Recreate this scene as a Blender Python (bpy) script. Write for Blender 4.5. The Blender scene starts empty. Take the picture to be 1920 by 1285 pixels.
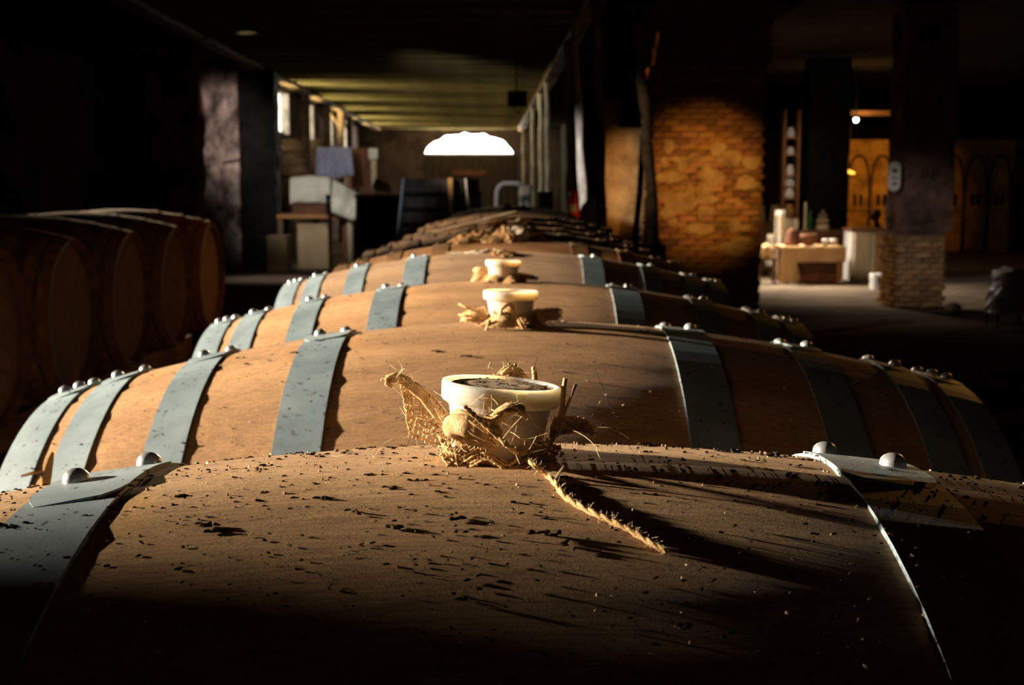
import bpy, bmesh, math, random
from mathutils import Vector, Matrix, noise
random.seed(7)
PI = math.pi
SC = bpy.context.scene
COL = SC.collection

# ------------------------------------------------------------------ camera
F = 2400.0
PITCH = math.radians(6.94)
CAM = Vector((0.0, 0.0, 1.70))
cd = bpy.data.cameras.new('camera')
cam = bpy.data.objects.new('camera', cd); COL.objects.link(cam)
cam.location = CAM
cam.rotation_euler = (PI / 2 - PITCH, 0, 0)
cd.sensor_width = 36.0
cd.lens = 36.0 * F / 1920.0
cd.clip_start = 0.01; cd.clip_end = 200
cd.dof.use_dof = True
cd.dof.focus_distance = 0.61
cd.dof.aperture_fstop = 20.0
cd.dof.aperture_blades = 8
SC.camera = cam

# ------------------------------------------------------------------ world, exposure
SC.view_settings.view_transform = 'Standard'
SC.view_settings.look = 'None'
SC.view_settings.exposure = 0.0
SC.view_settings.gamma = 1.0
SC.view_settings.use_curve_mapping = False
w = bpy.data.worlds.new('world'); SC.world = w; w.use_nodes = True
w.node_tree.nodes['Background'].inputs[0].default_value = (0.5, 0.55, 0.65, 1)
w.node_tree.nodes['Background'].inputs[1].default_value = 0.004

def P(px, py, Y):
    """point at depth Y (metres in front of the camera) that the photograph shows at px, py"""
    cx = (px - 960) / F; cy = (642.5 - py) / F
    d = Vector((cx, math.cos(PITCH) + cy * math.sin(PITCH), -math.sin(PITCH) + cy * math.cos(PITCH)))
    return CAM + d * (Y / d.y)
def bx_(u, Y): return u - 0.0183 * Y          # the building stands one degree off the row of barrels

# ------------------------------------------------------------------ lights
def lamp(name, kind, loc, target, energy, color, **k):
    l = bpy.data.lights.new(name, kind); l.energy = energy; l.color = color
    for a, b in k.items(): setattr(l, a, b)
    o = bpy.data.objects.new(name, l); COL.objects.link(o); o.location = loc
    if target is not None:
        o.rotation_euler = (Vector(target) - Vector(loc)).to_track_quat('-Z', 'Y').to_euler()
    return o
# daylight beam through the near window in the left wall
lamp('window_beam', 'SPOT', (-7.6, 2.35, 2.78), (-0.1, 1.85, 1.55), 16500, (1.0, 0.84, 0.65),
     shadow_soft_size=0.10, spot_size=math.radians(27), spot_blend=0.4)
# added spot with no window behind it, brightens the rusty barrels
lamp('window_beam_far', 'SPOT', (-6.0, 12.5, 3.3), (0.1, 5.2, 1.5), 15000, (1.0, 0.78, 0.52),
     shadow_soft_size=0.2, spot_size=math.radians(22), spot_blend=1.0)
# added soft fill on the front barrels, no opening built for it
lamp('opening_light', 'SPOT', (-5.0, 0.5, 4.0), (-0.45, 2.1, 1.4), 260, (1.0, 0.82, 0.62),
     shadow_soft_size=0.5, spot_size=math.radians(24), spot_blend=1.0)
# low gold light from the far window, skimming the crests from behind
lamp('lunette_beam', 'SPOT', (-1.2, 40.0, 3.4), (0.1, 3.0, 1.5), 30000, (1.0, 0.74, 0.46),
     shadow_soft_size=0.6, spot_size=math.radians(5.5), spot_blend=1.0)
# warm lamps of the right hall
lamp('pillar_lamp', 'SPOT', (2.3, 10.6, 3.0), P(1318, 345, 17), 1250, (1.0, 0.52, 0.16),
     shadow_soft_size=0.12, spot_size=math.radians(20), spot_blend=1.0)
lamp('side_lamp', 'SPOT', (5.0, 9.5, 2.6), (0.7, 2.3, 1.45), 330, (1.0, 0.42, 0.08),
     shadow_soft_size=0.1, spot_size=math.radians(22), spot_blend=1.0)
lamp('left_row_lamp', 'SPOT', (3.6, 9.5, 3.2), (-1.56, 6.72, 1.3), 260, (1.0, 0.42, 0.08),
     shadow_soft_size=0.05, spot_size=math.radians(9), spot_blend=1.0)
lamp('plaster_lamp', 'SPOT', (1.75, 16.6, 3.9), P(1165, 330, 19.5), 330, (1.0, 0.46, 0.08),
     shadow_soft_size=0.1, spot_size=math.radians(22), spot_blend=1.0)
lamp('hall_lamp', 'SPOT', P(1500, 150, 20.5), P(1500, 470, 22.6), 170, (1.0, 0.62, 0.30), shadow_soft_size=0.12, spot_size=math.radians(60), spot_blend=.7)
lamp('hall_daylight', 'AREA', P(1380, 270, 23.5), P(1480, 440, 22.5), 110, (1.0, 0.85, 0.68),  # soft fill over table and counter, no window here
     shape='RECTANGLE', size=1.0, size_y=1.0, spread=math.radians(90))
lamp('floor_daylight', 'SPOT', P(1440, 120, 19.0), P(1560, 552, 19.6), 80, (1.0, 0.82, 0.62),  # spot that brightens the hall floor, no opening above it
     shadow_soft_size=0.25, spot_size=math.radians(52), spot_blend=0.8)
lamp('shaft_daylight', 'SPOT', P(1500, 260, 15.5), P(1700, 430, 18.2), 85, (1.0, 0.86, 0.74),  # unseen spot put in to light the narrower pillar and sign
     shadow_soft_size=0.1, spot_size=math.radians(38), spot_blend=0.9)
lamp('arch_lamp', 'SPOT', P(1625, 200, 29.0), P(1625, 350, 34.0), 700, (1.0, 0.42, 0.05),
     shadow_soft_size=0.1, spot_size=math.radians(50), spot_blend=0.9)
lamp('left_aisle_daylight', 'SPOT', (-4.2, 20.0, 3.9), P(610, 360, 27.5), 900, (1.0, 0.95, 0.87),  # added spot on the work table and white cloths, no window behind it
     shadow_soft_size=0.3, spot_size=math.radians(34), spot_blend=0.8)
lamp('pier_daylight', 'SPOT', P(440, 120, 22.5), P(424, 250, 27), 520, (1.0, 0.80, 0.72),  # spot placed only to brighten the worn stone pillar
     shadow_soft_size=0.2, spot_size=math.radians(30), spot_blend=0.8)
lamp('post_daylight', 'SPOT', (-4.3, 14.0, 2.9), P(1090, 320, 18.0), 3000, (1.0, 0.93, 0.88),  # added to brighten the right posts, comes from no window
     shadow_soft_size=0.1, spot_size=math.radians(17), spot_blend=0.9)
lamp('aisle_wash', 'SPOT', (-2.2, 21.0, 3.5), P(930, 330, 30.0), 420, (1.0, 0.90, 0.84),  # added wash on the pipe, drums and back wall
     shadow_soft_size=0.3, spot_size=math.radians(44), spot_blend=0.9)
lamp('vat_daylight', 'SPOT', (-5.6, 14.5, 3.2), P(815, 372, 17.5), 300, (0.80, 0.90, 1.0),  # added cool spot for the vat's left side
     shadow_soft_size=0.1, spot_size=math.radians(14), spot_blend=0.9)
lamp('shelf_lamp', 'SPOT', P(1452, 260, 22.4), P(1483, 320, 25.0), 70, (1.0, 0.80, 0.62),  # small spot added to brighten the jars, no fixture
     shadow_soft_size=0.05, spot_size=math.radians(50), spot_blend=0.9)
lamp('lean_post_daylight', 'SPOT', (-2.4, 9.5, 3.7), P(1214, 280, 13.0), 260, (1.0, 0.86, 0.66),  # added to bring the leaning post out of the dark
     shadow_soft_size=0.1, spot_size=math.radians(16), spot_blend=0.9)
lamp('left_floor_daylight', 'SPOT', P(560, 150, 24.0), P(520, 520, 24.0), 160, (1.0, 0.88, 0.78),  # spot put in for the bright strip of floor at left
     shadow_soft_size=0.2, spot_size=math.radians(44), spot_blend=0.9)
lamp('lunette_glow', 'AREA', (-1.9, 54.9, 3.6), (-1.0, 30, 2.4), 900, (1.0, 0.90, 0.72),
     shape='RECTANGLE', size=3.4, size_y=0.7)
for _y in (30.0, 34.6, 39.6, 44.4, 49.0):
    lamp('window_daylight', 'AREA', (-5.5 - .0183 * _y + .15, _y, 3.75), (-3.4, _y, 4.4), 110, (1.0, 0.86, 0.42),
         shape='RECTANGLE', size=1.7, size_y=0.9, spread=math.radians(95))

# ------------------------------------------------------------------ materials
class NT:
    def __init__(s, m): s.t = m.node_tree; s.n = s.t.nodes; s.l = s.t.links
    def add(s, ty, **k):
        n = s.n.new(ty)
        for a, b in k.items():
            if a.startswith('i_'):
                key = a[2:]; key = int(key) if key.isdigit() else key.replace('_', ' ')
                n.inputs[key].default_value = b
            else: setattr(n, a, b)
        return n
    def ln(s, a, b): s.l.new(a, b)
def ramp(t, fac, stops):
    r = t.add('ShaderNodeValToRGB'); e = r.color_ramp.elements
    while len(e) < len(stops): e.new(0.5)
    for i, (p, c) in enumerate(stops):
        e[i].position = p; e[i].color = (*c, 1) if len(c) == 3 else c
    t.ln(fac, r.inputs[0]); return r.outputs[0]
def mat(name, c1, c2, scale=(8, 8, 8), rough=0.7, metal=0.0, bump=0.3, bdist=0.002, detail=6, speck=None,
        tint=False, trans=0.0, sss=0.0, fine=None, contrast=(0.35, 0.68)):
    m = bpy.data.materials.new(name); m.use_nodes = True; t = NT(m)
    b = t.n['Principled BSDF']
    tc = t.add('ShaderNodeTexCoord'); mp = t.add('ShaderNodeMapping'); mp.inputs['Scale'].default_value = scale
    t.ln(tc.outputs['Object'], mp.inputs[0])
    nz = t.add('ShaderNodeTexNoise', i_Scale=1.0, i_Detail=detail, i_Roughness=0.62); t.ln(mp.outputs[0], nz.inputs['Vector'])
    col = ramp(t, nz.outputs[0], [(contrast[0], c1), (contrast[1], c2)])
    if speck:
        sc, th, sc_col = speck
        n2 = t.add('ShaderNodeTexNoise', i_Scale=sc, i_Detail=3); t.ln(tc.outputs['Object'], n2.inputs['Vector'])
        f = ramp(t, n2.outputs[0], [(th, (0, 0, 0)), (th + 0.05, (1, 1, 1))])
        mx = t.add('ShaderNodeMix', data_type='RGBA'); t.ln(f, mx.inputs[0]); t.ln(col, mx.inputs[6]); mx.inputs[7].default_value = (*sc_col, 1)
        col = mx.outputs[2]
    if tint:
        oi = t.add('ShaderNodeObjectInfo'); mx = t.add('ShaderNodeMix', data_type='RGBA', blend_type='MULTIPLY'); mx.inputs[0].default_value = 1
        t.ln(col, mx.inputs[6]); t.ln(oi.outputs['Color'], mx.inputs[7]); col = mx.outputs[2]
    t.ln(col, b.inputs['Base Color'])
    b.inputs['Roughness'].default_value = rough; b.inputs['Metallic'].default_value = metal
    b.inputs['Transmission Weight'].default_value = trans
    if rough > .7: b.inputs['Specular IOR Level'].default_value = 0.0 if rough > .92 else 0.06
    if sss:
        b.inputs['Subsurface Weight'].default_value = sss; b.inputs['Subsurface Radius'].default_value = (0.03, 0.021, 0.013)
        b.inputs['Subsurface Scale'].default_value = 1.0; b.inputs['Specular IOR Level'].default_value = 0.25
    if bump:
        h = nz.outputs[0]
        if fine:
            mp2 = t.add('ShaderNodeMapping'); mp2.inputs['Scale'].default_value = fine; t.ln(tc.outputs['Object'], mp2.inputs[0])
            n3 = t.add('ShaderNodeTexNoise', i_Scale=1.0, i_Detail=4, i_Roughness=0.7); t.ln(mp2.outputs[0], n3.inputs['Vector'])
            ad = t.add('ShaderNodeMath', operation='ADD'); t.ln(h, ad.inputs[0]); t.ln(n3.outputs[0], ad.inputs[1]); h = ad.outputs[0]
        bp = t.add('ShaderNodeBump', i_Strength=bump, i_Distance=bdist); t.ln(h, bp.inputs['Height']); t.ln(bp.outputs[0], b.inputs['Normal'])
    return m
def emit(name, c, s):
    m = bpy.data.materials.new(name); m.use_nodes = True; t = NT(m); b = t.n['Principled BSDF']
    b.inputs['Base Color'].default_value = (0.02, 0.02, 0.02, 1)
    b.inputs['Emission Color'].default_value = (*c, 1); b.inputs['Emission Strength'].default_value = s
    return m
def oak_material():
    m = bpy.data.materials.new('oak'); m.use_nodes = True; t = NT(m); b = t.n['Principled BSDF']
    tc = t.add('ShaderNodeTexCoord')
    def nz(scale, det=5, rough=.6):
        mp = t.add('ShaderNodeMapping'); mp.inputs['Scale'].default_value = scale; t.ln(tc.outputs['Object'], mp.inputs[0])
        n = t.add('ShaderNodeTexNoise', i_Scale=1.0, i_Detail=det, i_Roughness=rough); t.ln(mp.outputs[0], n.inputs['Vector']); return n.outputs[0]
    def mixc(fac, a, c, bt='MIX', f=None):
        mx = t.add('ShaderNodeMix', data_type='RGBA', blend_type=bt)
        if f is not None: mx.inputs[0].default_value = f
        else: t.ln(fac, mx.inputs[0])
        t.ln(a, mx.inputs[6])
        if isinstance(c, tuple): mx.inputs[7].default_value = (*c, 1)
        else: t.ln(c, mx.inputs[7])
        return mx.outputs[2]
    broad = nz((4, 14, 14), 6); grain = nz((26, 520, 520), 5, .7); dust = nz((330, 420, 420), 3); blot = nz((9, 9, 9), 5); sand = nz((900, 1300, 1300), 4, .75)
    col = ramp(t, broad, [(.34, (.30, .185, .098)), (.68, (.50, .335, .19))])
    col = mixc(None, col, ramp(t, grain, [(.36, (.62, .58, .54)), (.60, (1.1, 1.08, 1.05))]), 'MULTIPLY', .85)
    col = mixc(ramp(t, blot, [(.60, (0, 0, 0)), (.72, (.55, .55, .55))]), col, (.52, .30, .10))
    col = mixc(ramp(t, dust, [(.63, (0, 0, 0)), (.70, (.8, .8, .8))]), col, (.085, .055, .033))
    oi = t.add('ShaderNodeObjectInfo'); col = mixc(None, col, oi.outputs['Color'], 'MULTIPLY', 1.0)
    t.ln(col, b.inputs['Base Color']); b.inputs['Roughness'].default_value = .88; b.inputs['Specular IOR Level'].default_value = .25
    a1 = t.add('ShaderNodeMath', operation='MULTIPLY_ADD'); t.ln(grain, a1.inputs[0]); a1.inputs[1].default_value = .7; t.ln(sand, a1.inputs[2])
    a2 = t.add('ShaderNodeMath', operation='MULTIPLY_ADD'); t.ln(dust, a2.inputs[0]); a2.inputs[1].default_value = .8; t.ln(a1.outputs[0], a2.inputs[2])
    bp = t.add('ShaderNodeBump', i_Strength=.9, i_Distance=.0014); t.ln(a2.outputs[0], bp.inputs['Height']); t.ln(bp.outputs[0], b.inputs['Normal'])
    return m
M = {}
M['oak'] = oak_material()
M['oak_head'] = mat('oak_head', (0.07, 0.034, 0.013), (0.14, 0.07, 0.026), (30, 3, 3), 0.7, bump=0.3)
M['zinc'] = mat('zinc', (0.155, 0.205, 0.225), (0.265, 0.335, 0.36), (14, 14, 14), 0.62, metal=0.25, bump=0.3, bdist=0.0006,
                speck=(120, 0.645, (0.05, 0.045, 0.04)), fine=(500, 500, 500))
M['rivet'] = mat('rivet', (0.30, 0.31, 0.32), (0.5, 0.52, 0.54), (60, 60, 60), 0.38, metal=0.6, bump=0.1)
M['rust'] = mat('rust', (0.10, 0.050, 0.022), (0.26, 0.135, 0.055), (22, 22, 22), 0.9, bump=0.6, bdist=0.002)
M['old_oak'] = mat('old_oak', (0.16, 0.085, 0.038), (0.38, 0.22, 0.10), (5, 24, 24), 0.9, bump=0.5, bdist=0.002, tint=True)
M['silicone'] = mat('silicone', (0.52, 0.44, 0.35), (0.60, 0.51, 0.41), (20, 20, 20), 0.6, bump=0.0, sss=1.0)
M['dust'] = mat('dust', (0.16, 0.11, 0.07), (0.60, 0.47, 0.33), (110, 110, 110), 0.95, bump=0.5, contrast=(0.36, 0.50))
M['burlap'] = mat('burlap', (0.50, 0.30, 0.12), (0.86, 0.60, 0.32), (200, 200, 200), 0.9, bump=0.9, bdist=0.0008, fine=(900, 900, 900))
M['fibre'] = mat('fibre', (0.75, 0.55, 0.30), (0.95, 0.78, 0.52), (200, 200, 200), 0.9, bump=0)
M['crumb'] = mat('crumb', (0.018, 0.012, 0.009), (0.07, 0.045, 0.028), (150, 150, 150), 0.95, bump=0)
M['pale_crumb'] = mat('pale_crumb', (0.35, 0.26, 0.16), (0.8, 0.62, 0.42), (150, 150, 150), 0.95, bump=0)
M['rag'] = mat('rag', (0.10, 0.055, 0.025), (0.50, 0.29, 0.12), (25, 25, 25), 0.95, bump=0.6, bdist=0.004)
M['rag_pale'] = mat('rag_pale', (0.45, 0.36, 0.26), (0.7, 0.58, 0.44), (25, 25, 25), 0.95, bump=0.4, bdist=0.004)
M['timber'] = mat('timber', (0.09, 0.055, 0.030), (0.22, 0.145, 0.085), (3, 3, 12), 0.9, bump=0.6, bdist=0.01)
M['joist'] = mat('joist', (0.12, 0.10, 0.05), (0.34, 0.27, 0.12), (1.2, 8, 8), 0.95, bump=0.8, bdist=0.02)
M['soot_black'] = mat('soot_black', (0.008, 0.007, 0.006), (0.03, 0.024, 0.018), (1, 4, 4), 0.95, bump=0.5, bdist=0.02)  # near-black tone that paints in the shade of the right bay
M['soot'] = mat('soot', (0.03, 0.024, 0.018), (0.075, 0.06, 0.04), (1, 4, 4), 0.95, bump=0.5, bdist=0.02)  # ceiling tone darkened to hold its shade under stray light
M['whitewash'] = mat('whitewash', (0.30, 0.26, 0.22), (0.72, 0.66, 0.58), (5, 5, 3), 0.9, bump=0.8, bdist=0.02)
M['earth'] = mat('earth', (0.13, 0.10, 0.075), (0.28, 0.22, 0.16), (0.9, 2.2, 1), 0.95, bump=0.6, bdist=0.03)
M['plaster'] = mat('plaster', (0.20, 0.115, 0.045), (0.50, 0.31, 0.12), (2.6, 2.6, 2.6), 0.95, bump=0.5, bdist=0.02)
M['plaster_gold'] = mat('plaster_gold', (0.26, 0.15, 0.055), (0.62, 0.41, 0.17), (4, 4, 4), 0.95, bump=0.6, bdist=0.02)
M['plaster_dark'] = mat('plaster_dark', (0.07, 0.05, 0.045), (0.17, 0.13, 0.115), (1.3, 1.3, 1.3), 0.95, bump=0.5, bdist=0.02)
M['brick'] = mat('brick', (0.19, 0.08, 0.03), (0.46, 0.24, 0.085), (3.0, 3.0, 6.0), 0.95, bump=0.5, bdist=0.01, tint=True)
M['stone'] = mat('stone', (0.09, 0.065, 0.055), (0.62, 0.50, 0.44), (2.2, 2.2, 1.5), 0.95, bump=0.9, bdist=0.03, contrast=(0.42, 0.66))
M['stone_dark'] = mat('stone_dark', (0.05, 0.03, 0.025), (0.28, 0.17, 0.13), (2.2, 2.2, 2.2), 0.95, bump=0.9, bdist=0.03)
M['black'] = mat('black', (0.006, 0.006, 0.006), (0.014, 0.013, 0.012), (5, 5, 5), 0.8, bump=0)
M['steel'] = mat('steel', (0.42, 0.50, 0.58), (0.66, 0.74, 0.82), (1, 1, 30), 0.5, metal=0.1, bump=0.3, bdist=0.01)  # pale blue standing in for light on the vat's left edge
M['vat_wood'] = mat('vat_wood', (0.035, 0.028, 0.022), (0.08, 0.06, 0.045), (12, 12, 2), 0.8, bump=0.4, bdist=0.01)
M['vat_strip'] = mat('vat_strip', (0.42, 0.20, 0.06), (0.7, 0.38, 0.12), (12, 12, 2), 0.7, bump=0.2)
M['white_cloth'] = mat('white_cloth', (0.62, 0.58, 0.50), (0.82, 0.78, 0.68), (3, 3, 3), 0.85, bump=0.5, bdist=0.02)
M['blue_cloth'] = mat('blue_cloth', (0.26, 0.24, 0.36), (0.52, 0.55, 0.70), (3, 3, 1), 0.85, bump=0.4, bdist=0.02)
M['tan_cloth'] = mat('tan_cloth', (0.50, 0.33, 0.16), (0.66, 0.46, 0.25), (3, 3, 3), 0.9, bump=0.3, bdist=0.02)
M['table_wood'] = mat('table_wood', (0.28, 0.11, 0.03), (0.46, 0.20, 0.06), (3, 20, 20), 0.6, bump=0.2)
M['brown'] = mat('brown', (0.11, 0.05, 0.03), (0.22, 0.10, 0.06), (3, 3, 3), 0.8, bump=0.2)
M['card'] = mat('card', (0.40, 0.29, 0.17), (0.52, 0.39, 0.24), (3, 3, 3), 0.9, bump=0.1)
M['white'] = mat('white', (0.66, 0.64, 0.60), (0.82, 0.80, 0.76), (3, 3, 3), 0.6, bump=0.05)
M['red'] = mat('red', (0.55, 0.008, 0.008), (0.70, 0.015, 0.012), (3, 3, 3), 0.35, bump=0)
M['green_glass'] = mat('green_glass', (0.01, 0.10, 0.035), (0.02, 0.2, 0.06), (3, 3, 3), 0.12, bump=0)
M['clear_glass'] = mat('clear_glass', (0.7, 0.72, 0.7), (0.85, 0.86, 0.85), (3, 3, 3), 0.1, bump=0, trans=0.7)
M['skin'] = mat('skin', (0.45, 0.22, 0.13), (0.55, 0.28, 0.17), (3, 3, 3), 0.6, bump=0)
M['dark_cloth'] = mat('dark_cloth', (0.012, 0.012, 0.015), (0.03, 0.028, 0.03), (3, 3, 3), 0.9, bump=0)
M['hair'] = mat('hair', (0.015, 0.010, 0.008), (0.035, 0.022, 0.015), (30, 30, 30), 0.7, bump=0)
M['plastic_wrap'] = mat('plastic_wrap', (0.16, 0.14, 0.15), (0.42, 0.38, 0.40), (5, 5, 5), 0.22, bump=0.9, bdist=0.03)
M['daylight'] = emit('daylight', (1.0, 0.98, 0.94), 16)
M['daylight_side'] = emit('daylight_side', (1.0, 0.95, 0.74), 4)
M['daylight_near'] = emit('daylight_near', (1.0, 0.95, 0.8), 0.35)
M['bulb'] = emit('bulb', (1.0, 0.80, 0.55), 60)
M['lampglow'] = emit('lampglow', (1.0, 0.50, 0.05), 3)
M['candle'] = mat('candle', (0.8, 0.76, 0.68), (0.9, 0.86, 0.78), (3, 3, 3), 0.5, bump=0)

# ------------------------------------------------------------------ mesh helpers
class MB:
    def __init__(s): s.v = []; s.f = []
    def add(s, vs, fs):
        k = len(s.v); s.v += [tuple(v) for v in vs]; s.f += [tuple(i + k for i in f) for f in fs]; return s
    def box(s, c, d, rot=0.0, jit=0.0, taper=1.0):
        c = Vector(c); vs = []
        for z in (-1, 1):
            for (x, y) in ((-1, -1), (1, -1), (1, 1), (-1, 1)):
                t = taper if z > 0 else 1
                p = Vector((x * d[0] / 2 * t, y * d[1] / 2 * t, z * d[2] / 2))
                if jit: p += Vector((random.uniform(-jit, jit), random.uniform(-jit, jit), random.uniform(-jit, jit)))
                if rot: p = Matrix.Rotation(rot, 3, 'Z') @ p
                vs.append(c + p)
        return s.add(vs, [(3, 2, 1, 0), (4, 5, 6, 7), (0, 1, 5, 4), (1, 2, 6, 5), (2, 3, 7, 6), (3, 0, 4, 7)])
    def tube(s, pts, r, n=8, cap=True, squash=1.0, twist=0.0):
        pts = [Vector(p) for p in pts]; rings = []; up = None
        rr = r if hasattr(r, '__len__') else [r] * len(pts)
        for i, p in enumerate(pts):
            d = (pts[min(i + 1, len(pts) - 1)] - pts[max(i - 1, 0)]).normalized()
            if up is None:
                up = Vector((0, 0, 1)) if abs(d.z) < 0.9 else Vector((0, 1, 0))
            sd = d.cross(up)
            if sd.length < 1e-6: sd = d.orthogonal()
            sd.normalize(); up = sd.cross(d).normalized()
            a0 = twist * i
            rings.append([p + sd * (math.cos(2 * PI * k / n + a0) * rr[i]) + up * (math.sin(2 * PI * k / n + a0) * rr[i] * squash) for k in range(n)])
        vs = [v for rg in rings for v in rg]; fs = []
        for i in range(len(pts) - 1):
            for k in range(n):
                a = i * n + k; b = i * n + (k + 1) % n
                fs.append((a, b, b + n, a + n))
        if cap: fs.append(tuple(range(n - 1, -1, -1))); m = (len(pts) - 1) * n; fs.append(tuple(range(m, m + n)))
        return s.add(vs, fs)
    def lathe(s, prof, c=(0, 0, 0), n=32, axis='Z', a0=0.0, a1=2 * PI, wob=0.0):
        c = Vector(c); vs = []; full = abs(a1 - a0 - 2 * PI) < 1e-6; m = n if full else n + 1
        for (r, h) in prof:
            for k in range(m):
                a = a0 + (a1 - a0) * k / n
                q = r * (1 + (noise.noise(Vector((math.cos(a) * 2, math.sin(a) * 2, h * 3))) * wob if wob else 0))
                p = Vector((q * math.cos(a), q * math.sin(a), h))
                if axis == 'X': p = Vector((h, q * math.sin(a), q * math.cos(a)))
                vs.append(c + p)
        fs = []
        for i in range(len(prof) - 1):
            for k in range(n):
                a = i * m + k; b = i * m + ((k + 1) % m if full else k + 1)
                fs.append((a, b, b + m, a + m) if axis == 'Z' else (b, a, a + m, b + m))
        return s.add(vs, fs)
    def sphere(s, c, r, n=12, sq=(1, 1, 1), half=False):
        prof = []; k = 8
        for i in range(k + 1):
            a = (PI / 2 if half else PI) * i / k - (0 if half else PI / 2)
            prof.append((math.cos(a) * r, math.sin(a) * r))
        st = len(s.v); s.lathe([(max(p[0], 1e-5), p[1]) for p in prof], (0, 0, 0), n)
        s.v[st:] = [(v[0] * sq[0] + c[0], v[1] * sq[1] + c[1], v[2] * sq[2] + c[2]) for v in s.v[st:]]
        return s
    def grid(s, fn, nu, nv, thick=0.0):
        vs = [fn(i / nu, j / nv) for i in range(nu + 1) for j in range(nv + 1)]
        fs = [(i * (nv + 1) + j, (i + 1) * (nv + 1) + j, (i + 1) * (nv + 1) + j + 1, i * (nv + 1) + j + 1) for i in range(nu) for j in range(nv)]
        return s.add(vs, fs)
    def chip(s, c, d, ang, nrm=Vector((0, 0, 1))):
        """irregular five-sided crumb"""
        t = Vector((math.cos(ang), math.sin(ang), 0)); t = (t - nrm * t.dot(nrm)).normalized(); b = nrm.cross(t)
        n = 6; vs = []
        for k in range(n):
            a = 2 * PI * k / n
            q = random.uniform(0.6, 1.15)
            vs.append(c + t * (math.cos(a) * d[0] / 2 * q) + b * (math.sin(a) * d[1] / 2 * q) - nrm * d[2] * 0.25)
        for k in range(n):
            a = 2 * PI * k / n; q = random.uniform(0.3, 0.8)
            vs.append(c + t * (math.cos(a) * d[0] / 2 * q) + b * (math.sin(a) * d[1] / 2 * q) + nrm * d[2] * random.uniform(0.4, 1.0))
        fs = [(k, (k + 1) % n, n + (k + 1) % n, n + k) for k in range(n)] + [tuple(range(n, 2 * n))]
        return s.add(vs, fs)
    def mesh(s, name, m, smooth=False):
        me = bpy.data.meshes.new(name); me.from_pydata(s.v, [], s.f)
        if m is not None: me.materials.append(m)
        if smooth:
            me.polygons.foreach_set('use_smooth', [True] * len(me.polygons)); me.update()
        return me
def link(name, me, parent=None, loc=(0, 0, 0), rot=(0, 0, 0)):
    o = bpy.data.objects.new(name, me); COL.objects.link(o); o.location = loc; o.rotation_euler = rot
    if parent is not None: o.parent = parent
    return o
def obj(name, mb, m, parent=None, loc=(0, 0, 0), rot=(0, 0, 0), smooth=False, bevel=0.0, solid=0.0, sub=0):
    o = link(name, mb.mesh(name, m, smooth), parent, loc, rot)
    if solid: md = o.modifiers.new('s', 'SOLIDIFY'); md.thickness = solid; md.offset = 0
    if bevel: md = o.modifiers.new('b', 'BEVEL'); md.width = bevel; md.segments = 2; md.limit_method = 'ANGLE'
    if sub: md = o.modifiers.new('u', 'SUBSURF'); md.levels = sub; md.render_levels = sub
    return o
def tag(o, label, cat, group=None, kind=None):
    o['label'] = label; o['category'] = cat
    if group: o['group'] = group
    if kind: o['kind'] = kind
    return o
def thing(name, label, cat, loc=(0, 0, 0), group=None, rz=0.0):
    o = bpy.data.objects.new(name, None); COL.objects.link(o); o.location = loc; o.rotation_euler = (0, 0, rz)
    o.empty_display_size = 0.1
    return tag(o, label, cat, group)
def struct(name, mb, m, parent=None, **k):
    o = obj(name, mb, m, parent, **k)
    if parent is None: o['kind'] = 'structure'
    return o
def copy_tree(o, parent=None):
    c = o.copy(); COL.objects.link(c)
    if parent is not None: c.parent = parent
    for ch in o.children: copy_tree(ch, c)
    return c

# ------------------------------------------------------------------ the room
ZC = 4.30
fl = MB()
def ffn(u, v):
    x = -9 + 27 * u; y = -2.5 + 61 * v
    return (x, y, 0.03 * noise.noise(Vector((x * 0.5, y * 0.35, 0))) - 0.02)
fl.grid(ffn, 60, 130)
struct('floor', fl, M['earth'], smooth=True)
ceil = struct('ceiling', MB().box((4, 28, ZC + 0.1), (28, 62, 0.2)), M['soot'])
jm = [MB().box((0, 0, 0), (5.6, 0.16, 0.22), jit=0.02).mesh('joist', M['joist']) for _ in range(4)]
for k in range(56):                       # joists across the middle aisle
    Y = 3.0 + k * 0.93
    o = link('joist', random.choice(jm), ceil, (bx_(-1.6, Y), Y, ZC - 0.12 + random.uniform(-0.02, 0.02)), (random.uniform(-.04, .04), 0, random.uniform(-.004, .004)))
# long bearer beams on both sides of the aisle
for nm, u, lo in (('left', -4.62, 12), ('right', 1.37, 4)):
    mb = MB(); n = 24
    for i in range(n):
        y0 = lo + (55 - lo) * i / n; y1 = lo + (55 - lo) * (i + 1) / n
        z = 4.18 + random.uniform(-0.02, 0.02)
        mb.box((bx_(u, (y0 + y1) / 2), (y0 + y1) / 2, z), (0.24 + random.uniform(-.03, .03), y1 - y0 + 0.02, 0.30), rot=0.0183)
    struct('trim_1' if nm == 'left' else 'trim_2', mb, M['timber'])

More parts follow.
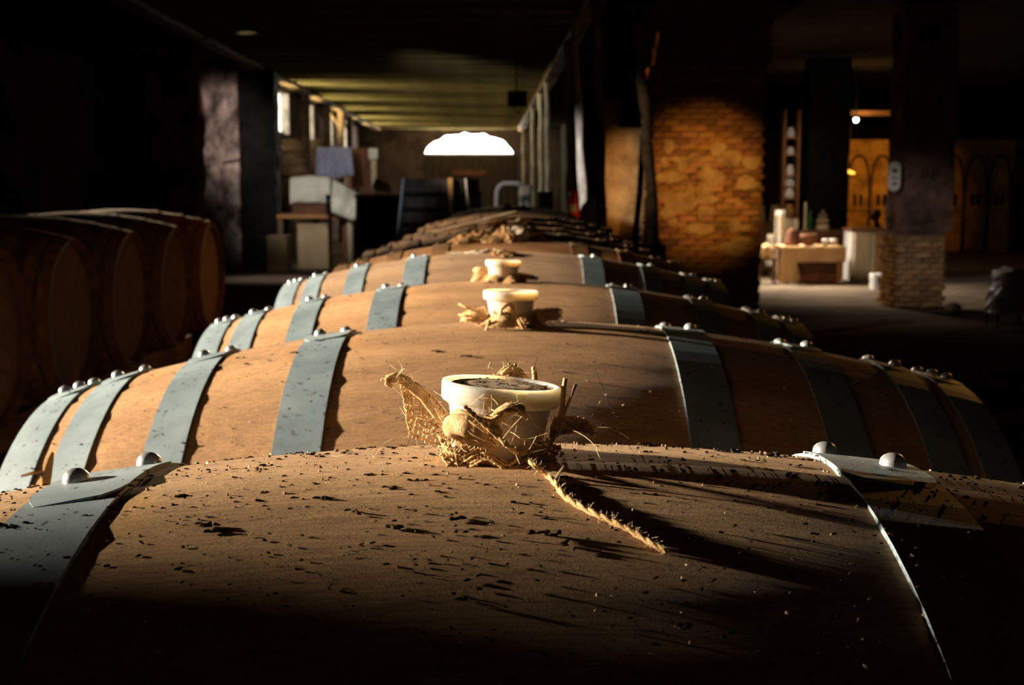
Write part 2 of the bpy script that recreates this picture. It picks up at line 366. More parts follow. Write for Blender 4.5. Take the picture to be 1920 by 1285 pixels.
# left wall with window openings
def wall_with_openings(name, u, y0, y1, ops, m, side=-1, th=0.2):
    mb = MB()
    def seg(a, b, z0, z1):
        if b - a < 0.01 or z1 - z0 < 0.01: return
        mb.box((bx_(u, (a + b) / 2) + side * th / 2, (a + b) / 2, (z0 + z1) / 2), (th, b - a, z1 - z0), rot=0.0183)
    c = y0
    for (a, b, z0, z1) in ops:
        seg(c, a, -0.1, ZC); seg(a, b, -0.1, z0); seg(a, b, z1, ZC); c = b
    seg(c, y1, -0.1, ZC)
    return struct(name, mb, m)
WIN = [(1.4, 3.1, 2.2, 3.5)] + [(y - 0.95, y + 0.95, 3.12, 4.22) for y in (30.0, 34.6, 39.6, 44.4, 49.0)]
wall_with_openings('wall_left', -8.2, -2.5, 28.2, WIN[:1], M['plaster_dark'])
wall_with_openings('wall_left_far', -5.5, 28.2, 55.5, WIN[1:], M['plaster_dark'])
struct('wall_left_return', MB().box((-7.35, 28.3, 2.1), (2.9, .3, 4.4)), M['plaster_dark'])
for i, (a, b, z0, z1) in enumerate(WIN):
    x = bx_(-5.5 if i else -8.2, (a + b) / 2)
    wn = obj('window_%d' % (i + 1), MB().box((x - 0.22, (a + b) / 2, (z0 + z1) / 2), (0.03, b - a + .04, z1 - z0 + .04)), M['daylight_side'] if i else M['daylight_near'])
    wn['kind'] = 'structure'
    fr = MB(); fr.box((x - 0.17, (a + b) / 2, (z0 + z1) / 2), (0.05, 0.05, z1 - z0)); fr.box((x - 0.17, (a + b) / 2, z0 + 0.03), (0.06, b - a, 0.06))
    obj('window_frame', fr, M['timber'], wn)
    # splayed sill
    for yy in (a, b):
        obj('window_reveal', MB().box((x - .09, yy, (z0 + z1) / 2), (.24, .10, z1 - z0)), M['whitewash'], wn)
    sp = MB(); sp.add([(x - .18, a, z0 + .04), (x + .02, a - .1, z0 - .35), (x + .02, b + .1, z0 - .35), (x - .18, b, z0 + .04),
                       (x - .18, a, z0 - .05), (x + .02, a - .1, z0 - .4), (x + .02, b + .1, z0 - .4), (x - .18, b, z0 - .05)],
                      [(0, 1, 2, 3), (7, 6, 5, 4), (0, 4, 5, 1), (1, 5, 6, 2), (2, 6, 7, 3), (3, 7, 4, 0)])
    obj('window_sill', sp, M['whitewash'], wn)

# back wall with the lunette
YB = 55.5
a_ = P(796, 288, YB); b_ = P(962, 288, YB); top_ = P(880, 251, YB)
x0, x1, zb, zt = a_.x, b_.x, a_.z, top_.z
def lun(t):
    """scalloped arch line of the lunette"""
    s = abs(2 * t - 1)
    return zb + (zt - zb) * (1 - s ** 2.3) ** 0.62 + 0.035 * math.sin(t * 31) + 0.02 * math.sin(t * 57 + 1)
mb = MB(); n = 40
mb.box(((-9 + x0) / 2, YB + .2, 2.1), (x0 + 9, 0.4, 4.5)); mb.box(((18 + x1) / 2, YB + .2, 2.1), (18 - x1, .4, 4.5))
mb.box(((x0 + x1) / 2, YB + .2, (zb - .1) / 2), (x1 - x0, .4, zb + .1))
for i in range(n):
    t0 = i / n; t1 = (i + 1) / n; xa = x0 + (x1 - x0) * t0; xb = x0 + (x1 - x0) * t1; za = lun(t0); zb2 = lun(t1)
    mb.add([(xa, YB, za), (xb, YB, zb2), (xb, YB, ZC), (xa, YB, ZC), (xa, YB + .4, za), (xb, YB + .4, zb2), (xb, YB + .4, ZC), (xa, YB + .4, ZC)],
           [(0, 1, 2, 3), (7, 6, 5, 4), (0, 4, 5, 1)])
struct('wall_back', mb, M['plaster_dark'])
wl = obj('window_7', MB().box(((x0 + x1) / 2, YB + .38, (zb + zt) / 2), (x1 - x0 + .1, .03, zt - zb + .3)), M['daylight']); wl['kind'] = 'structure'
sb = MB(); sb.box(((x0 + x1) / 2, YB + .15, zb - .03), (x1 - x0 + .05, .5, .08)); obj('window_sill', sb, M['whitewash'], wl)
# big double door under the lunette
d0 = P(797, 292, YB - .1); d1 = P(966, 292, YB - .1)
dr = obj('door_1', MB().box(((d0.x + d1.x) / 2, YB - .06, (d0.z) / 2), (d1.x - d0.x, .1, d0.z)), M['vat_wood']); dr['kind'] = 'structure'
for k in range(12):
    xx = d0.x + (d1.x - d0.x) * (k + .5) / 12
    obj('plank', MB().box((xx, YB - .14, d0.z / 2), ((d1.x - d0.x) / 12 - .03, .05, d0.z - .05), jit=.004), M['vat_wood'], dr)
q = P(880, 324, YB - .25)
obj('crossbar', MB().box((q.x, YB - .2, q.z), (1.4, .08, .22)), M['brown'], dr)
# remaining shell
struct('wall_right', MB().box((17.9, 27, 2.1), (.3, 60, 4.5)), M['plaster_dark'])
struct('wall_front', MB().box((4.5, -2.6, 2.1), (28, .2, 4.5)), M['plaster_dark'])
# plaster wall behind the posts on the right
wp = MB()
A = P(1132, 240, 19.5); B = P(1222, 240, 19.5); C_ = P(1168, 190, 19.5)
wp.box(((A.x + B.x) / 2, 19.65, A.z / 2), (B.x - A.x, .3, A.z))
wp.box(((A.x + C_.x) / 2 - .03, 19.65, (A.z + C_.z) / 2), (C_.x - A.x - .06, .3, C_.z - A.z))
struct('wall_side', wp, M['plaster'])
wq = MB()                                    # inner wall that closes the aisle behind the right posts
for k in range(10):
    ya = 20 + k * 3.55
    wq.box((bx_(3.2, ya + 1.8), ya + 1.78, 2.1), (.3, 3.55, 4.5), rot=.0183)
struct('wall_middle', wq, M['soot_black'])  # coloured near-black so the bay stays in shade
struct('wall_partition', MB().box((1.98, 23.1, 2.15), (1.9, .2, 4.3)), M['soot_black'])  # dark screen added to hide the lit bay behind the posts
struct('ceiling_bay', MB().box((2.3, 37, ZC - .06), (3.4, 38, .08)), M['soot_black'])  # black sheet added under the bay's ceiling to paint it dark

# ------------------------------------------------------------------ pillars
struct('wall_pier', MB().box((-3.5, .98, 2.1), (.5, .62, 4.4), jit=.01), M['stone_dark'])   # unseen blocker added beside the camera to shade the nearest barrel's front
def rough_pillar(name, label, c, w_, d_, h, m, amp=0.05, lean=0.0, n=14, flare=0.0, z0=-0.04):
    """masonry pier with a worn irregular surface"""
    mb = MB(); nz_ = max(10, int((h - z0) / 0.12))
    for j in range(nz_ + 1):
        z = z0 + (h - z0) * j / nz_; fl_ = 1 + flare * max(0, 1 - z / 0.5)
        for k in range(4 * n):
            s_, t = divmod(k, n); t = t / n * 2 - 1
            x, y = [(t, -1), (1, t), (-t, 1), (-1, -t)][s_]
            q = Vector((x * w_ / 2 * fl_, y * d_ / 2 * fl_, z))
            nn = noise.noise(Vector((q.x * 3 + c[0] * 5, q.y * 3, z * 3.2))) + 0.6 * noise.noise(Vector((q.x * 9, q.y * 9 + c[0], z * 11)))
            dirv = Vector((x, y, 0)).normalized()
            q += dirv * nn * amp
            mb.v.append((q.x + lean * z, q.y, q.z))
    m4 = 4 * n
    for j in range(nz_):
        for k in range(m4):
            a = j * m4 + k; b = j * m4 + (k + 1) % m4
            mb.f.append((a, b, b + m4, a + m4))
    mb.f.append(tuple(range(nz_ * m4, nz_ * m4 + m4)))
    o = obj(name, mb, m, loc=(c[0], c[1], 0)); return tag(o, label, 'pillar')
def X(px, Y): return (px - 960) / F * Y / 1.0 * (1 / (math.cos(PITCH))) * 0.985 + 0.0 if False else P(px, 400, Y).x
rough_pillar('stone_pillar', 'worn pinkish stone pillar at left with an iron bar across it', (X(424, 27.5), 27.5), .82, .9, 4.2, M['stone'], .07, lean=.0)
rough_pillar('brick_pier', 'dark reddish masonry pier left of the worn stone pillar', (X(338, 24), 24), .80, .8, 4.2, M['stone_dark'], .07)
rough_pillar('timber_pillar', 'broad black pillar right of the worn stone pillar', (X(490, 27), 27.0), .74, .6, 4.1, M['black'], .03)
rough_pillar('dark_pillar', 'broad black pillar behind the draped table in the right hall', (X(1545, 25.5), 25.5), .80, .5, 4.2, M['black'], .03)
# iron bar
ib = MB(); ib.tube([P(418, 297, 26.8), P(450, 293, 26.8), P(474, 291, 26.8), P(488, 293, 26.8)], [.025, .022, .025, .045], 8)
tag(obj('iron_bar', ib, M['rag_pale'], smooth=True), 'thin rusty iron bar sticking out sideways from worn stone pillar', 'bar')

def brick_pillar(name, label, px0, px1, Y, depth, seedn, ztop, lit=True, shade=None):
    xa, xb = P(px0, 400, Y).x, P(px1, 400, Y).x
    wid = xb - xa
    t = thing(name, label, 'pillar', ((xa + xb) / 2, Y + depth / 2, 0))
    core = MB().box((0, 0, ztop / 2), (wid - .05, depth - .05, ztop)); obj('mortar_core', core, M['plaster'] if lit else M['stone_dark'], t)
    rnd = random.Random(seedn)
    bw, bh = .235, .078
    vs = [MB().box((0, 0, 0), (bw - .012, .10, bh - .008), jit=.007).mesh('brick', M['brick']) for _ in range(6)]
    cnt = 0
    for r_ in range(int(ztop / bh)):
        z = (r_ + .5) * bh
        off = (r_ % 2) * bw / 2
        k = 0; x = -wid / 2 + off - bw / 2
        while x < wid / 2 - .02 and cnt < 295:
            xl = max(x, -wid / 2); xr = min(x + bw, wid / 2)
            if xr - xl > .05:
                o = link('brick', rnd.choice(vs), t, ((xl + xr) / 2, -depth / 2 + rnd.uniform(-.012, .014), z), (0, rnd.uniform(-.02, .02), rnd.uniform(-.03, .03)))
                o.scale = ((xr - xl) / bw, 1, 1)
                g = rnd.uniform(.55, 1.35); o.color = (g, g * rnd.uniform(.85, 1.1), g * rnd.uniform(.7, 1.2), 1)
                if shade: o.color = shade(z, o.color)
                cnt += 1
            x += bw
    # side bricks joined
    sbm = MB()
    for r_ in range(int(ztop / bh)):
        for k in range(int(depth / bw) + 1):
            y = -depth / 2 + .07 + (k + .5) * bw - (r_ % 2) * bw / 2
            if y > depth / 2: continue
            for sx in (-1, 1):
                sbm.box((sx * (wid / 2 - .02 + rnd.uniform(-.012, .012)), y, (r_ + .5) * bh), (.10, bw - .018, bh - .014), jit=.005)
    o = obj('side_bricks', sbm, M['brick'], t); o['kind'] = 'stuff'; o.color = (.8, .8, .8, 1)
    return t
bp_ = brick_pillar('brick_pillar', 'wide orange-lit brick pillar with crumbling plaster in the middle right', 1222, 1424, 17, 1.1, 3, 3.3)
# remnants of plaster on that pillar
def plaster_patch(parent, cx, cz, w_, h, th, seedn):
    mb = MB(); rnd = random.Random(seedn); n = 26; vs = [(cx, -.60 - th, cz)]
    for k in range(n):
        a = 2 * PI * k / n; q = rnd.uniform(.72, 1.08)
        vs.append((cx + math.cos(a) * w_ / 2 * q, -.597 - th, cz + math.sin(a) * h / 2 * q))
    for k in range(n):
        v = vs[1 + k]; vs.append((cx + (v[0] - cx) * 1.06, -.58, cz + (v[2] - cz) * 1.06))
    fs = [(0, 1 + k, 1 + (k + 1) % n) for k in range(n)] + [(1 + k, 1 + n + k, 1 + n + (k + 1) % n, 1 + (k + 1) % n) for k in range(n)]
    mb.add(vs, fs); return obj('plaster_patch', mb, M['plaster_gold'], parent)
for i in range(34):
    rr_ = random.Random(50 + i); cx = rr_.uniform(-.62, .62); cz = rr_.uniform(.75, 2.15) if i > 8 else rr_.uniform(1.7, 2.25)
    w_ = rr_.uniform(.10, .42); plaster_patch(bp_, max(-.7 + w_ / 2, min(.7 - w_ / 2, cx)), cz, w_, rr_.uniform(.07, .26), .012 + .006 * rr_.random(), i)
upm = rough_pillar('beam_block', 'dark stone block crowning the wide orange brick pillar', (X(1323, 17.5), 17.55), 1.5, 1.15, 4.2, M['stone_dark'], .02, z0=3.31)
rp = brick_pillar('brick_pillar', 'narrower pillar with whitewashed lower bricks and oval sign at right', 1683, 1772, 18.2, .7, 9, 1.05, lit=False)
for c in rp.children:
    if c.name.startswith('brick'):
        g = random.uniform(.8, 1.6); c.color = (g * 1.0, g * 1.25, g * 1.9, 1)  # front bricks tinted paler and less red than the base brick
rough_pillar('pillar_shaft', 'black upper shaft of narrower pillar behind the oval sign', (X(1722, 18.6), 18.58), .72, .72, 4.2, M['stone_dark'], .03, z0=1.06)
# leaning pole in front of the brick pillar
mb = MB(); a = P(1196, 40, 13.0); b = P(1231, 480, 13.0)
mb.tube([a + (b - a) * k / 12 + Vector((.015 * math.sin(k * 1.7), 0, 0)) for k in range(13)] + [Vector((b.x + .05, b.y, 0))], [.055 + .012 * math.sin(k * 2.1) for k in range(13)] + [.07], 8)
tag(obj('leaning_post', mb, M['timber'], smooth=True), 'rough greyish wooden post leaning against the wide orange brick pillar', 'post')
mb = MB(); a = P(1205, 250, 15.5); b = P(1188, 470, 15.5); mb.tube([a, (a + b) / 2 + Vector((.02, 0, 0)), b, Vector((b.x - .03, b.y, 0))], [.03, .04, .04, .04], 7)
tag(obj('dark_stake', mb, M['black']), 'thin black stake against the orange plaster wall left of leaning post', 'stake')

# row of whitewashed posts on the right of the aisle
posts = [(982, 50, .10, 'farthest'), (1000, 39, .12, ''), (1015, 33, .12, ''), (1027, 29.2, .10, ''), (1070, 21.4, .12, ''), (1093, 18.5, .11, ''), (1128, 15.5, .11, '')]
plab = ['farthest small pale post beside the lunette window', 'second farthest slim pale post of the right row', 'third farthest pale post behind the white pipe',
        'dim slim post fourth from the far end of right row', 'pale knobbly post just left of the red extinguisher',
        'pale crusted post just right of the red extinguisher', 'grey nearest post of the right row beside the white sack']
for (px, Y, wd, _), lb in zip(posts, plab):
    mb = MB(); x = X(px, Y); n = 16; pts = []; rr = []
    for k in range(n + 1):
        z = -.03 + 4.1 * k / n
        ln = {1093: -.10, 1128: -.06, 1070: -.05}.get(px, -.02)
        pts.append((x + ln * (z - 1.6) * .6 + .009 * math.sin(k * 1.3 + px), Y, z)); rr.append(wd / 2 * (1 + .18 * math.sin(k * 1.9 + px) + (.25 if z < 1.9 and px in (1070, 1093) else 0)))
    mb.tube(pts, rr, 6)
    tag(obj('wooden_post', mb, M['whitewash'] if px != 1128 else M['stone'], smooth=False), lb, 'post', 'posts along the right of the aisle')
# dark posts on the left of the aisle
lpl = ['nearest dark post of the left window row', 'second dark post of the left window row', 'third dark post of the left window row', 'fourth and farthest dark post of the left window row']
for (px, Y), lb in zip([(577, 32.6), (617, 37.0), (641, 40.4), (658, 43.5)], lpl):
    mb = MB(); x = X(px, Y)
    mb.box((x, Y, 2.02), (.17, .17, 4.1), jit=.02)
    br = MB(); br.tube([(x, Y + .05, 3.5), (x - .35, Y + .1, 4.05)], .05, 6)
    t = thing('timber_post', lb, 'post', (0, 0, 0), 'dark posts before the left windows'); obj('shaft', mb, M['timber'], t); obj('brace', br, M['timber'], t)

# ------------------------------------------------------------------ barrels
L2 = .475; R0 = .35
def rad(x): return R0 - .072 * (min(abs(x), L2) / L2) ** 1.9
ZB = 1.205                              # axis height of the row
def make_body(m):
    mb = MB(); ns = 30; per = 6; na = ns * per; nx = 36
    xs = [-L2 + 2 * L2 * i / nx for i in range(nx + 1)]
    for x in xs:
        for k in range(na):
            a = 2 * PI * k / na; st, ph = divmod(k, per)
            rnd = noise.noise(Vector((st * 3.7, x * 2, .3))) * .0007
            g = -.0011 if ph == 0 else 0
            r = rad(x) + rnd + g
            mb.v.append((x, r * math.sin(a), R0 + r * math.cos(a)))
    for i in range(nx):
        for k in range(na):
            a = i * na + k; b = i * na + (k + 1) % na
            mb.f.append((b, a, a + na, b + na))
    for e, i in ((-1, 0), (1, nx)):     # chime rim, bevelled inward to the recessed head
        base = i * na; prev = base
        for (dr, dx) in ((-.018, 0), (-.024, .03)):
            st = len(mb.v)
            for k in range(na):
                a = 2 * PI * k / na; r = rad(L2) + dr
                mb.v.append((e * (L2 - dx), r * math.sin(a), R0 + r * math.cos(a)))
            for k in range(na):
                k2 = (k + 1) % na
                f = (prev + k, prev + k2, st + k2, st + k) if e > 0 else (prev + k2, prev + k, st + k, st + k2)
                mb.f.append(f)
            prev = st
    return mb.mesh('body', m, True)
def make_head(e, m):
    mb = MB(); r = rad(L2) - .022; n = 7; wd = 2 * r / n
    for k in range(n):                  # head boards with chamfered joints
        y0 = -r + k * wd; y1 = y0 + wd; pts = []
        for j in range(9):
            y = y0 + .0015 + (wd - .003) * j / 8; pts.append((y, math.sqrt(max(r * r - y * y, 1e-6))))
        pol = [(y, -z) for y, z in pts] + [(y, z) for y, z in reversed(pts)]
        vs = [(e * (L2 - .028), y, R0 + z) for y, z in pol] + [(e * (L2 - .045), y, R0 + z) for y, z in pol]; q = len(pol)
        fs = [tuple(range(q)), tuple(range(2 * q - 1, q - 1, -1))] + [(i, i + q, (i + 1) % q + q, (i + 1) % q) for i in range(q)]
        mb.add(vs, fs)
    return mb.mesh('barrel_head', m)
HOOPS = [(.163, .208), (.290, .330), (.384, .420), (.436, .474)]
def make_hoop(s, x0, x1, m, lap):
    mb = MB(); n = 96; t = .0019
    prof = [(rad(x0) - .002, s * x0), (rad(x0) + t, s * (x0 + .0004)), (rad(x1) + t, s * (x1 - .0004)), (rad(x1) - .002, s * x1)]
    mb.lathe(prof, (0, 0, R0), n, 'X')
    # riveted lap with clipped corners
    a0, a1 = math.radians(lap - 9), math.radians(lap + 9); k = 12; t2 = t + .0009; cut = .16
    vs = []
    for i in range(k + 1):
        a = a0 + (a1 - a0) * i / k; e = min(i, k - i) / k
        ins = max(0, .12 - e) / .12 * (x1 - x0) * cut
        for xx, rr in ((x0 + ins, rad(x0) + t - .001), (x0 + ins, rad(x0) + t2), (x1 - ins, rad(x1) + t2), (x1 - ins, rad(x1) + t - .001)):
            vs.append((s * xx, rr * math.sin(a), R0 + rr * math.cos(a)))
    fs = []
    for i in range(k):
        for j in range(3): fs.append((i * 4 + j, i * 4 + j + 1, i * 4 + j + 5, i * 4 + j + 4))
    fs += [(0, 1, 2, 3), (k * 4 + 3, k * 4 + 2, k * 4 + 1, k * 4)]
    mb.add(vs, fs)
    me = mb.mesh('hoop', m, False); return me
rivet_me = {}
def make_barrel(clean, label, group):
    t = thing('wine_barrel', label, 'barrel', (0, 0, 0), group)
    hm = M['zinc'] if clean else M['rust']; wm = M['oak'] if clean else M['old_oak']
    link('body', make_body(wm), t)
    link('barrel_head', make_head(1, M['oak_head']), t); link('barrel_head', make_head(-1, M['oak_head']), t)
    rm = MB(); rm.lathe([(.0064, -.001), (.0064, .0008), (.0058, .003), (.0042, .0047), (.0022, .0056), (1e-5, .0059)], (0, 0, 0), 16)
    rme = rm.mesh('rivet', M['rivet'] if clean else M['rust'], True)
    for hi, (x0, x1) in enumerate(HOOPS):
        for s in (-1, 1):
            lap = 6 + 2 * random.uniform(-1, 1)
            h = link('hoop', make_hoop(s, x0, x1, hm, lap - 2), t)
            w_ = x1 - x0
            spots = [(x0 + w_ * .25, lap + 4), (x0 + w_ * .72, lap - 4)]
            if hi == 3: spots.append((x0 + w_ * .5, lap + .2))
            for (xr, ar) in spots:
                a = math.radians(ar); r = rad(xr) + .0031
                o = link('rivet', rme, h, (s * xr, r * math.sin(a), R0 + r * math.cos(a)), (-a, 0, 0))
    return t
GR = 'wine barrels lying in the middle row'
pc = make_barrel(True, '', GR); po = make_barrel(False, '', GR)
Y1 = .583; DY = .722; YS = [.583] + [.605 + .722 * k for k in range(1, 14)]
row = [  # tints mix wood colour with light: nearest brightened, far end darkened
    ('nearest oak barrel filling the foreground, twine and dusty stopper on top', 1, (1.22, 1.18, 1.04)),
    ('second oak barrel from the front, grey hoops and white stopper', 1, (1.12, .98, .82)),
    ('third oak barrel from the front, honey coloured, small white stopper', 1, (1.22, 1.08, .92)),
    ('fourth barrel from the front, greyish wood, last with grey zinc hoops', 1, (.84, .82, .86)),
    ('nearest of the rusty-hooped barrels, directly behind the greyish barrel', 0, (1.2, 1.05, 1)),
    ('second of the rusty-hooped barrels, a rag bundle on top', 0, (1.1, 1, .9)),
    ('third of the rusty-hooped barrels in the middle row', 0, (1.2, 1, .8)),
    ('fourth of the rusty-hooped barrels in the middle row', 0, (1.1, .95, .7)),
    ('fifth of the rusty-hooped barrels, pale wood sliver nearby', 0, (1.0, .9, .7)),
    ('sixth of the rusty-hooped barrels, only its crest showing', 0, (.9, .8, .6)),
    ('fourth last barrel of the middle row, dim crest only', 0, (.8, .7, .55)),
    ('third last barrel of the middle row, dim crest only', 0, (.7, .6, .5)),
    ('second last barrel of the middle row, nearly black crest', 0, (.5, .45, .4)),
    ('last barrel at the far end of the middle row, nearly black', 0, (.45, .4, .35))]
barrels = []; used = set()
for i, (lb, cl, tint) in enumerate(row):
    src = pc if cl else po
    o = copy_tree(src) if cl in used else src; used.add(cl)
    o['label'] = lb
    dx = [-.0012, .003, -.008, -.017][i] if i < 4 else random.uniform(-.02, .01)
    o.location = (dx, YS[i], ZB - R0 + ([.020, .004, -.005, .005][i] if i < 4 else random.uniform(-.006, .006)) )
    o.rotation_euler = (0, math.radians([-.9, -.8, 0, 0][i]) if i < 4 else random.uniform(-.006, .006), 0)
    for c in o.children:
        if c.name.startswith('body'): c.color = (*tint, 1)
    barrels.append(o)
def crest(i, x, a=0.0, h=0.0):
    """world point on barrel i at axial x, angle a back from the crest, height h above the wood"""
    o = barrels[i]; r = rad(x) + h
    v = Vector((x, r * math.sin(a), R0 + r * math.cos(a)))
    return Matrix.Translation(o.location) @ o.rotation_euler.to_matrix().to_4x4() @ v
def hit(i, px, py, h=0.0):
    """walk the sight line to the wood of barrel i"""
    p1 = P(px, py, 1.0); d = (p1 - CAM).normalized(); o = barrels[i]
    Mi = (Matrix.Translation(o.location) @ o.rotation_euler.to_matrix().to_4x4()).inverted()
    t = max(.15, o.location.y - .45); best = None
    while t < o.location.y + .6:
        q = Mi @ (CAM + d * t); e = math.hypot(q.y, q.z - R0) - rad(q.x) - h
        if e < 0: return CAM + d * t
        t += .0008 if e < .01 else .004
    return None
# left row
GL = 'barrels of the dark row at the left edge'
ll = ['farthest barrel of the dark left row, its head lit orange', 'second farthest barrel of the dark left row', 'middle barrel of the dark left row',
      'second nearest barrel of the dark left row', 'nearest barrel of the dark left row at the frame edge']
for k in range(5):
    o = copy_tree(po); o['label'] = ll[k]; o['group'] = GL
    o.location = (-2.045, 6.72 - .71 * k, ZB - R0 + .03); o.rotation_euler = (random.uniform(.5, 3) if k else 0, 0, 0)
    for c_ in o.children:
        if c_.name.startswith('body'): c_.color = (.4, .35, .3, 1)  # tint darkened to paint the left row in shade
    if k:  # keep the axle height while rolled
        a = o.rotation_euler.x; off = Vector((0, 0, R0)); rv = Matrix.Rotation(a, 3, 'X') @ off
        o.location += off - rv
# racks
def rack(label, xc, y0, y1, ztop):
    t = thing('barrel_rack', label, 'rack', (xc, y0, 0))
    for sx in (-.25, .25):
        obj('rail', MB().box((sx, (y1 - y0) / 2, ztop - .05), (.09, y1 - y0, .10), jit=.002), M['timber'], t)
        n = int((y1 - y0) / 1.6) + 1
        for k in range(n + 1):
            obj('leg', MB().box((sx, .1 + (y1 - y0 - .2) * k / n, (ztop - .1) / 2 - .02), (.10, .10, ztop - .08)), M['timber'], t)
    return t
zr = ZB - rad(.205) - .008                       # underside of a barrel where the rail touches it
rack('timber rack carrying the long middle row of barrels', 0, Y1 - .2, Y1 + 13 * DY + .2, zr + .004)
rack('timber rack carrying the dark barrel row at left', -2.045, 3.7, 6.95, zr + .034)

# ------------------------------------------------------------------ stoppers
def stopper(loc, label, dia, h, tilt, dusty):
    t = thing('barrel_stopper', label, 'stopper', loc, 'silicone stoppers on the barrels')
    t.rotation_euler = tilt
    r = dia / 2; rim = h * .27
    b = MB(); b.lathe([(1e-5, -.012), (r * .70, -.012), (r * .72, 0), (r * .86, h - rim), (r * .86, h - rim + .001), (1e-5, h - rim + .001)], n=48)
    obj('plug', b, M['silicone'], t, smooth=False)
    c = MB(); c.lathe([(1e-5, h - rim), (r * .84, h - rim), (r * .965, h - rim), (r * .99, h - rim + .0012), (r, h - .0015), (r * .985, h - .0004), (r * .95, h), (r * .91, h - .0003), (r * .90, h - .0022), (1e-5, h - .0026)], n=64)
    obj('lid', c, M['silicone'], t, smooth=True)
    if dusty:
        d = MB()
        d.lathe([(r * .895, h - .0026), (r * .8, h - .0012), (r * .5, h - .0008), (1e-5, h - .001)], n=40, wob=.04)
        o = obj('dust_crust', d, M['dust'], t); o['kind'] = 'stuff'; d = MB()
        for k in range(110):
            a = random.uniform(0, 2 * PI); q = r * .86 * math.sqrt(random.random()); s = random.uniform(.0004, .0016)
            d.chip(Vector((q * math.cos(a), q * math.sin(a), h - .001)), (s * 2.0, s, s * .25), random.uniform(0, PI))
        o = obj('lid_crumbs', d, M['crumb'], t); o['kind'] = 'stuff'
    return t
S = []
S.append(stopper(crest(0, X(941, .583) - barrels[0].location.x + .008, .02), 'dusty translucent stopper on nearest barrel, wide rimmed lid', .0560, .0345, (math.radians(-2), math.radians(4.6), 0), True))
S.append(stopper(crest(1, X(957, 1.327) - barrels[1].location.x + .0098, .0), 'clean white stopper on the second barrel', .0575, .0340, (math.radians(-1), math.radians(.8), 0), False))
S.append(stopper(crest(2, X(943, 2.049) - barrels[2].location.x, .0), 'small white stopper on the third barrel', .0575, .0330, (math.radians(-1), math.radians(1.5), 0), False))

# ------------------------------------------------------------------ burlap
def weave(mb, S_, nu, nv, r=.00055, seg=22, fr=(.12, .12, .12, .12), keep=None, rnd=random):
    """woven threads following the sheet S_(u,v); threads run past the edges as a fringe"""
    def thread(fixed, alongu, k):
        a = -rnd.uniform(0, fr[0] if alongu else fr[2]); b = 1 + rnd.uniform(0, fr[1] if alongu else fr[3])
        pts = []; n = seg
        for i in range(n + 1):
            s = a + (b - a) * i / n
            u, v = (s, fixed) if alongu else (fixed, s)
            if keep and not keep(u, v):
                if len(pts) > 2: mb.tube(pts, r, 5)
                pts = []; continue
            p = Vector(S_(u, v)); e = .004
            du = Vector(S_(u + e, v)) - p; dv = Vector(S_(u, v + e)) - p; nn = du.cross(dv)
            if nn.length > 1e-12: nn.normalize()
            cells = (nu if not alongu else nv)
            ph = math.cos(PI * s * cells + PI * k) * (1 if alongu else -1)
            jt = Vector((rnd.uniform(-1, 1), rnd.uniform(-1, 1), rnd.uniform(-1, 1))) * r * (.12 if 0 <= s <= 1 else 1.0)
            pts.append(p + nn * ph * r * .9 + jt)
        if len(pts) > 2: mb.tube(pts, r * rnd.uniform(.8, 1.15), 5)
    for k in range(nv + 1): thread(k / nv, True, k)
    for k in range(nu + 1): thread(k / nu, False, k)
def hairs(mb, c, n, ln, spread, r=.00009):
    for _ in range(n):
        p = Vector(c) + Vector([random.gauss(0, s) for s in spread]); d = Vector((random.gauss(0, 1), random.gauss(0, 1), random.gauss(.3, 1))).normalized()
        q = Vector((random.gauss(0, 1), random.gauss(0, 1), random.gauss(0, 1))) * .5; L = ln * random.uniform(.4, 1.4); pts = []
        for i in range(6):
            pts.append(p + d * L * i / 5 + q * L * (i / 5) ** 2 * .6)
        mb.tube(pts, r, 3, cap=False)
def densify(pts, k):
    out = []
    for i in range(len(pts) - 1):
        p0 = pts[max(i - 1, 0)]; p1 = pts[i]; p2 = pts[i + 1]; p3 = pts[min(i + 2, len(pts) - 1)]
        for j in range(k):
            t_ = j / k
            out.append(.5 * ((2 * p1) + (p2 - p0) * t_ + (2 * p0 - 5 * p1 + 4 * p2 - p3) * t_ ** 2 + (3 * p1 - p0 - 3 * p2 + p3) * t_ ** 3))
    out.append(pts[-1]); return out
def P1(px, py, Y): return P(px, py, Y - .067)
def W1(px, py, Y=.665): return P1(px, py, Y)
def quad_patch(p00, p10, p01, p11, bulge, n=None):
    p00, p10, p01, p11 = map(Vector, (p00, p10, p01, p11)); bulge = Vector(bulge)
    def fn(u, v):
        p = p00 * (1 - u) * (1 - v) + p10 * u * (1 - v) + p01 * (1 - u) * v + p11 * u * v
        return p + bulge * (4 * u * (1 - u) * .6 + 4 * v * (1 - v) * .4)
    return fn
base1 = crest(0, X(941, .583) - barrels[0].location.x + .008, .02)
t = thing('burlap_patch', 'frayed burlap torn around the dusty stopper of nearest barrel', 'cloth', base1, 'burlap under the stoppers')
inv = Matrix.Translation(-base1)
def local(mb):
    mb.v = [tuple(inv @ Vector(v)) for v in mb.v]; return mb
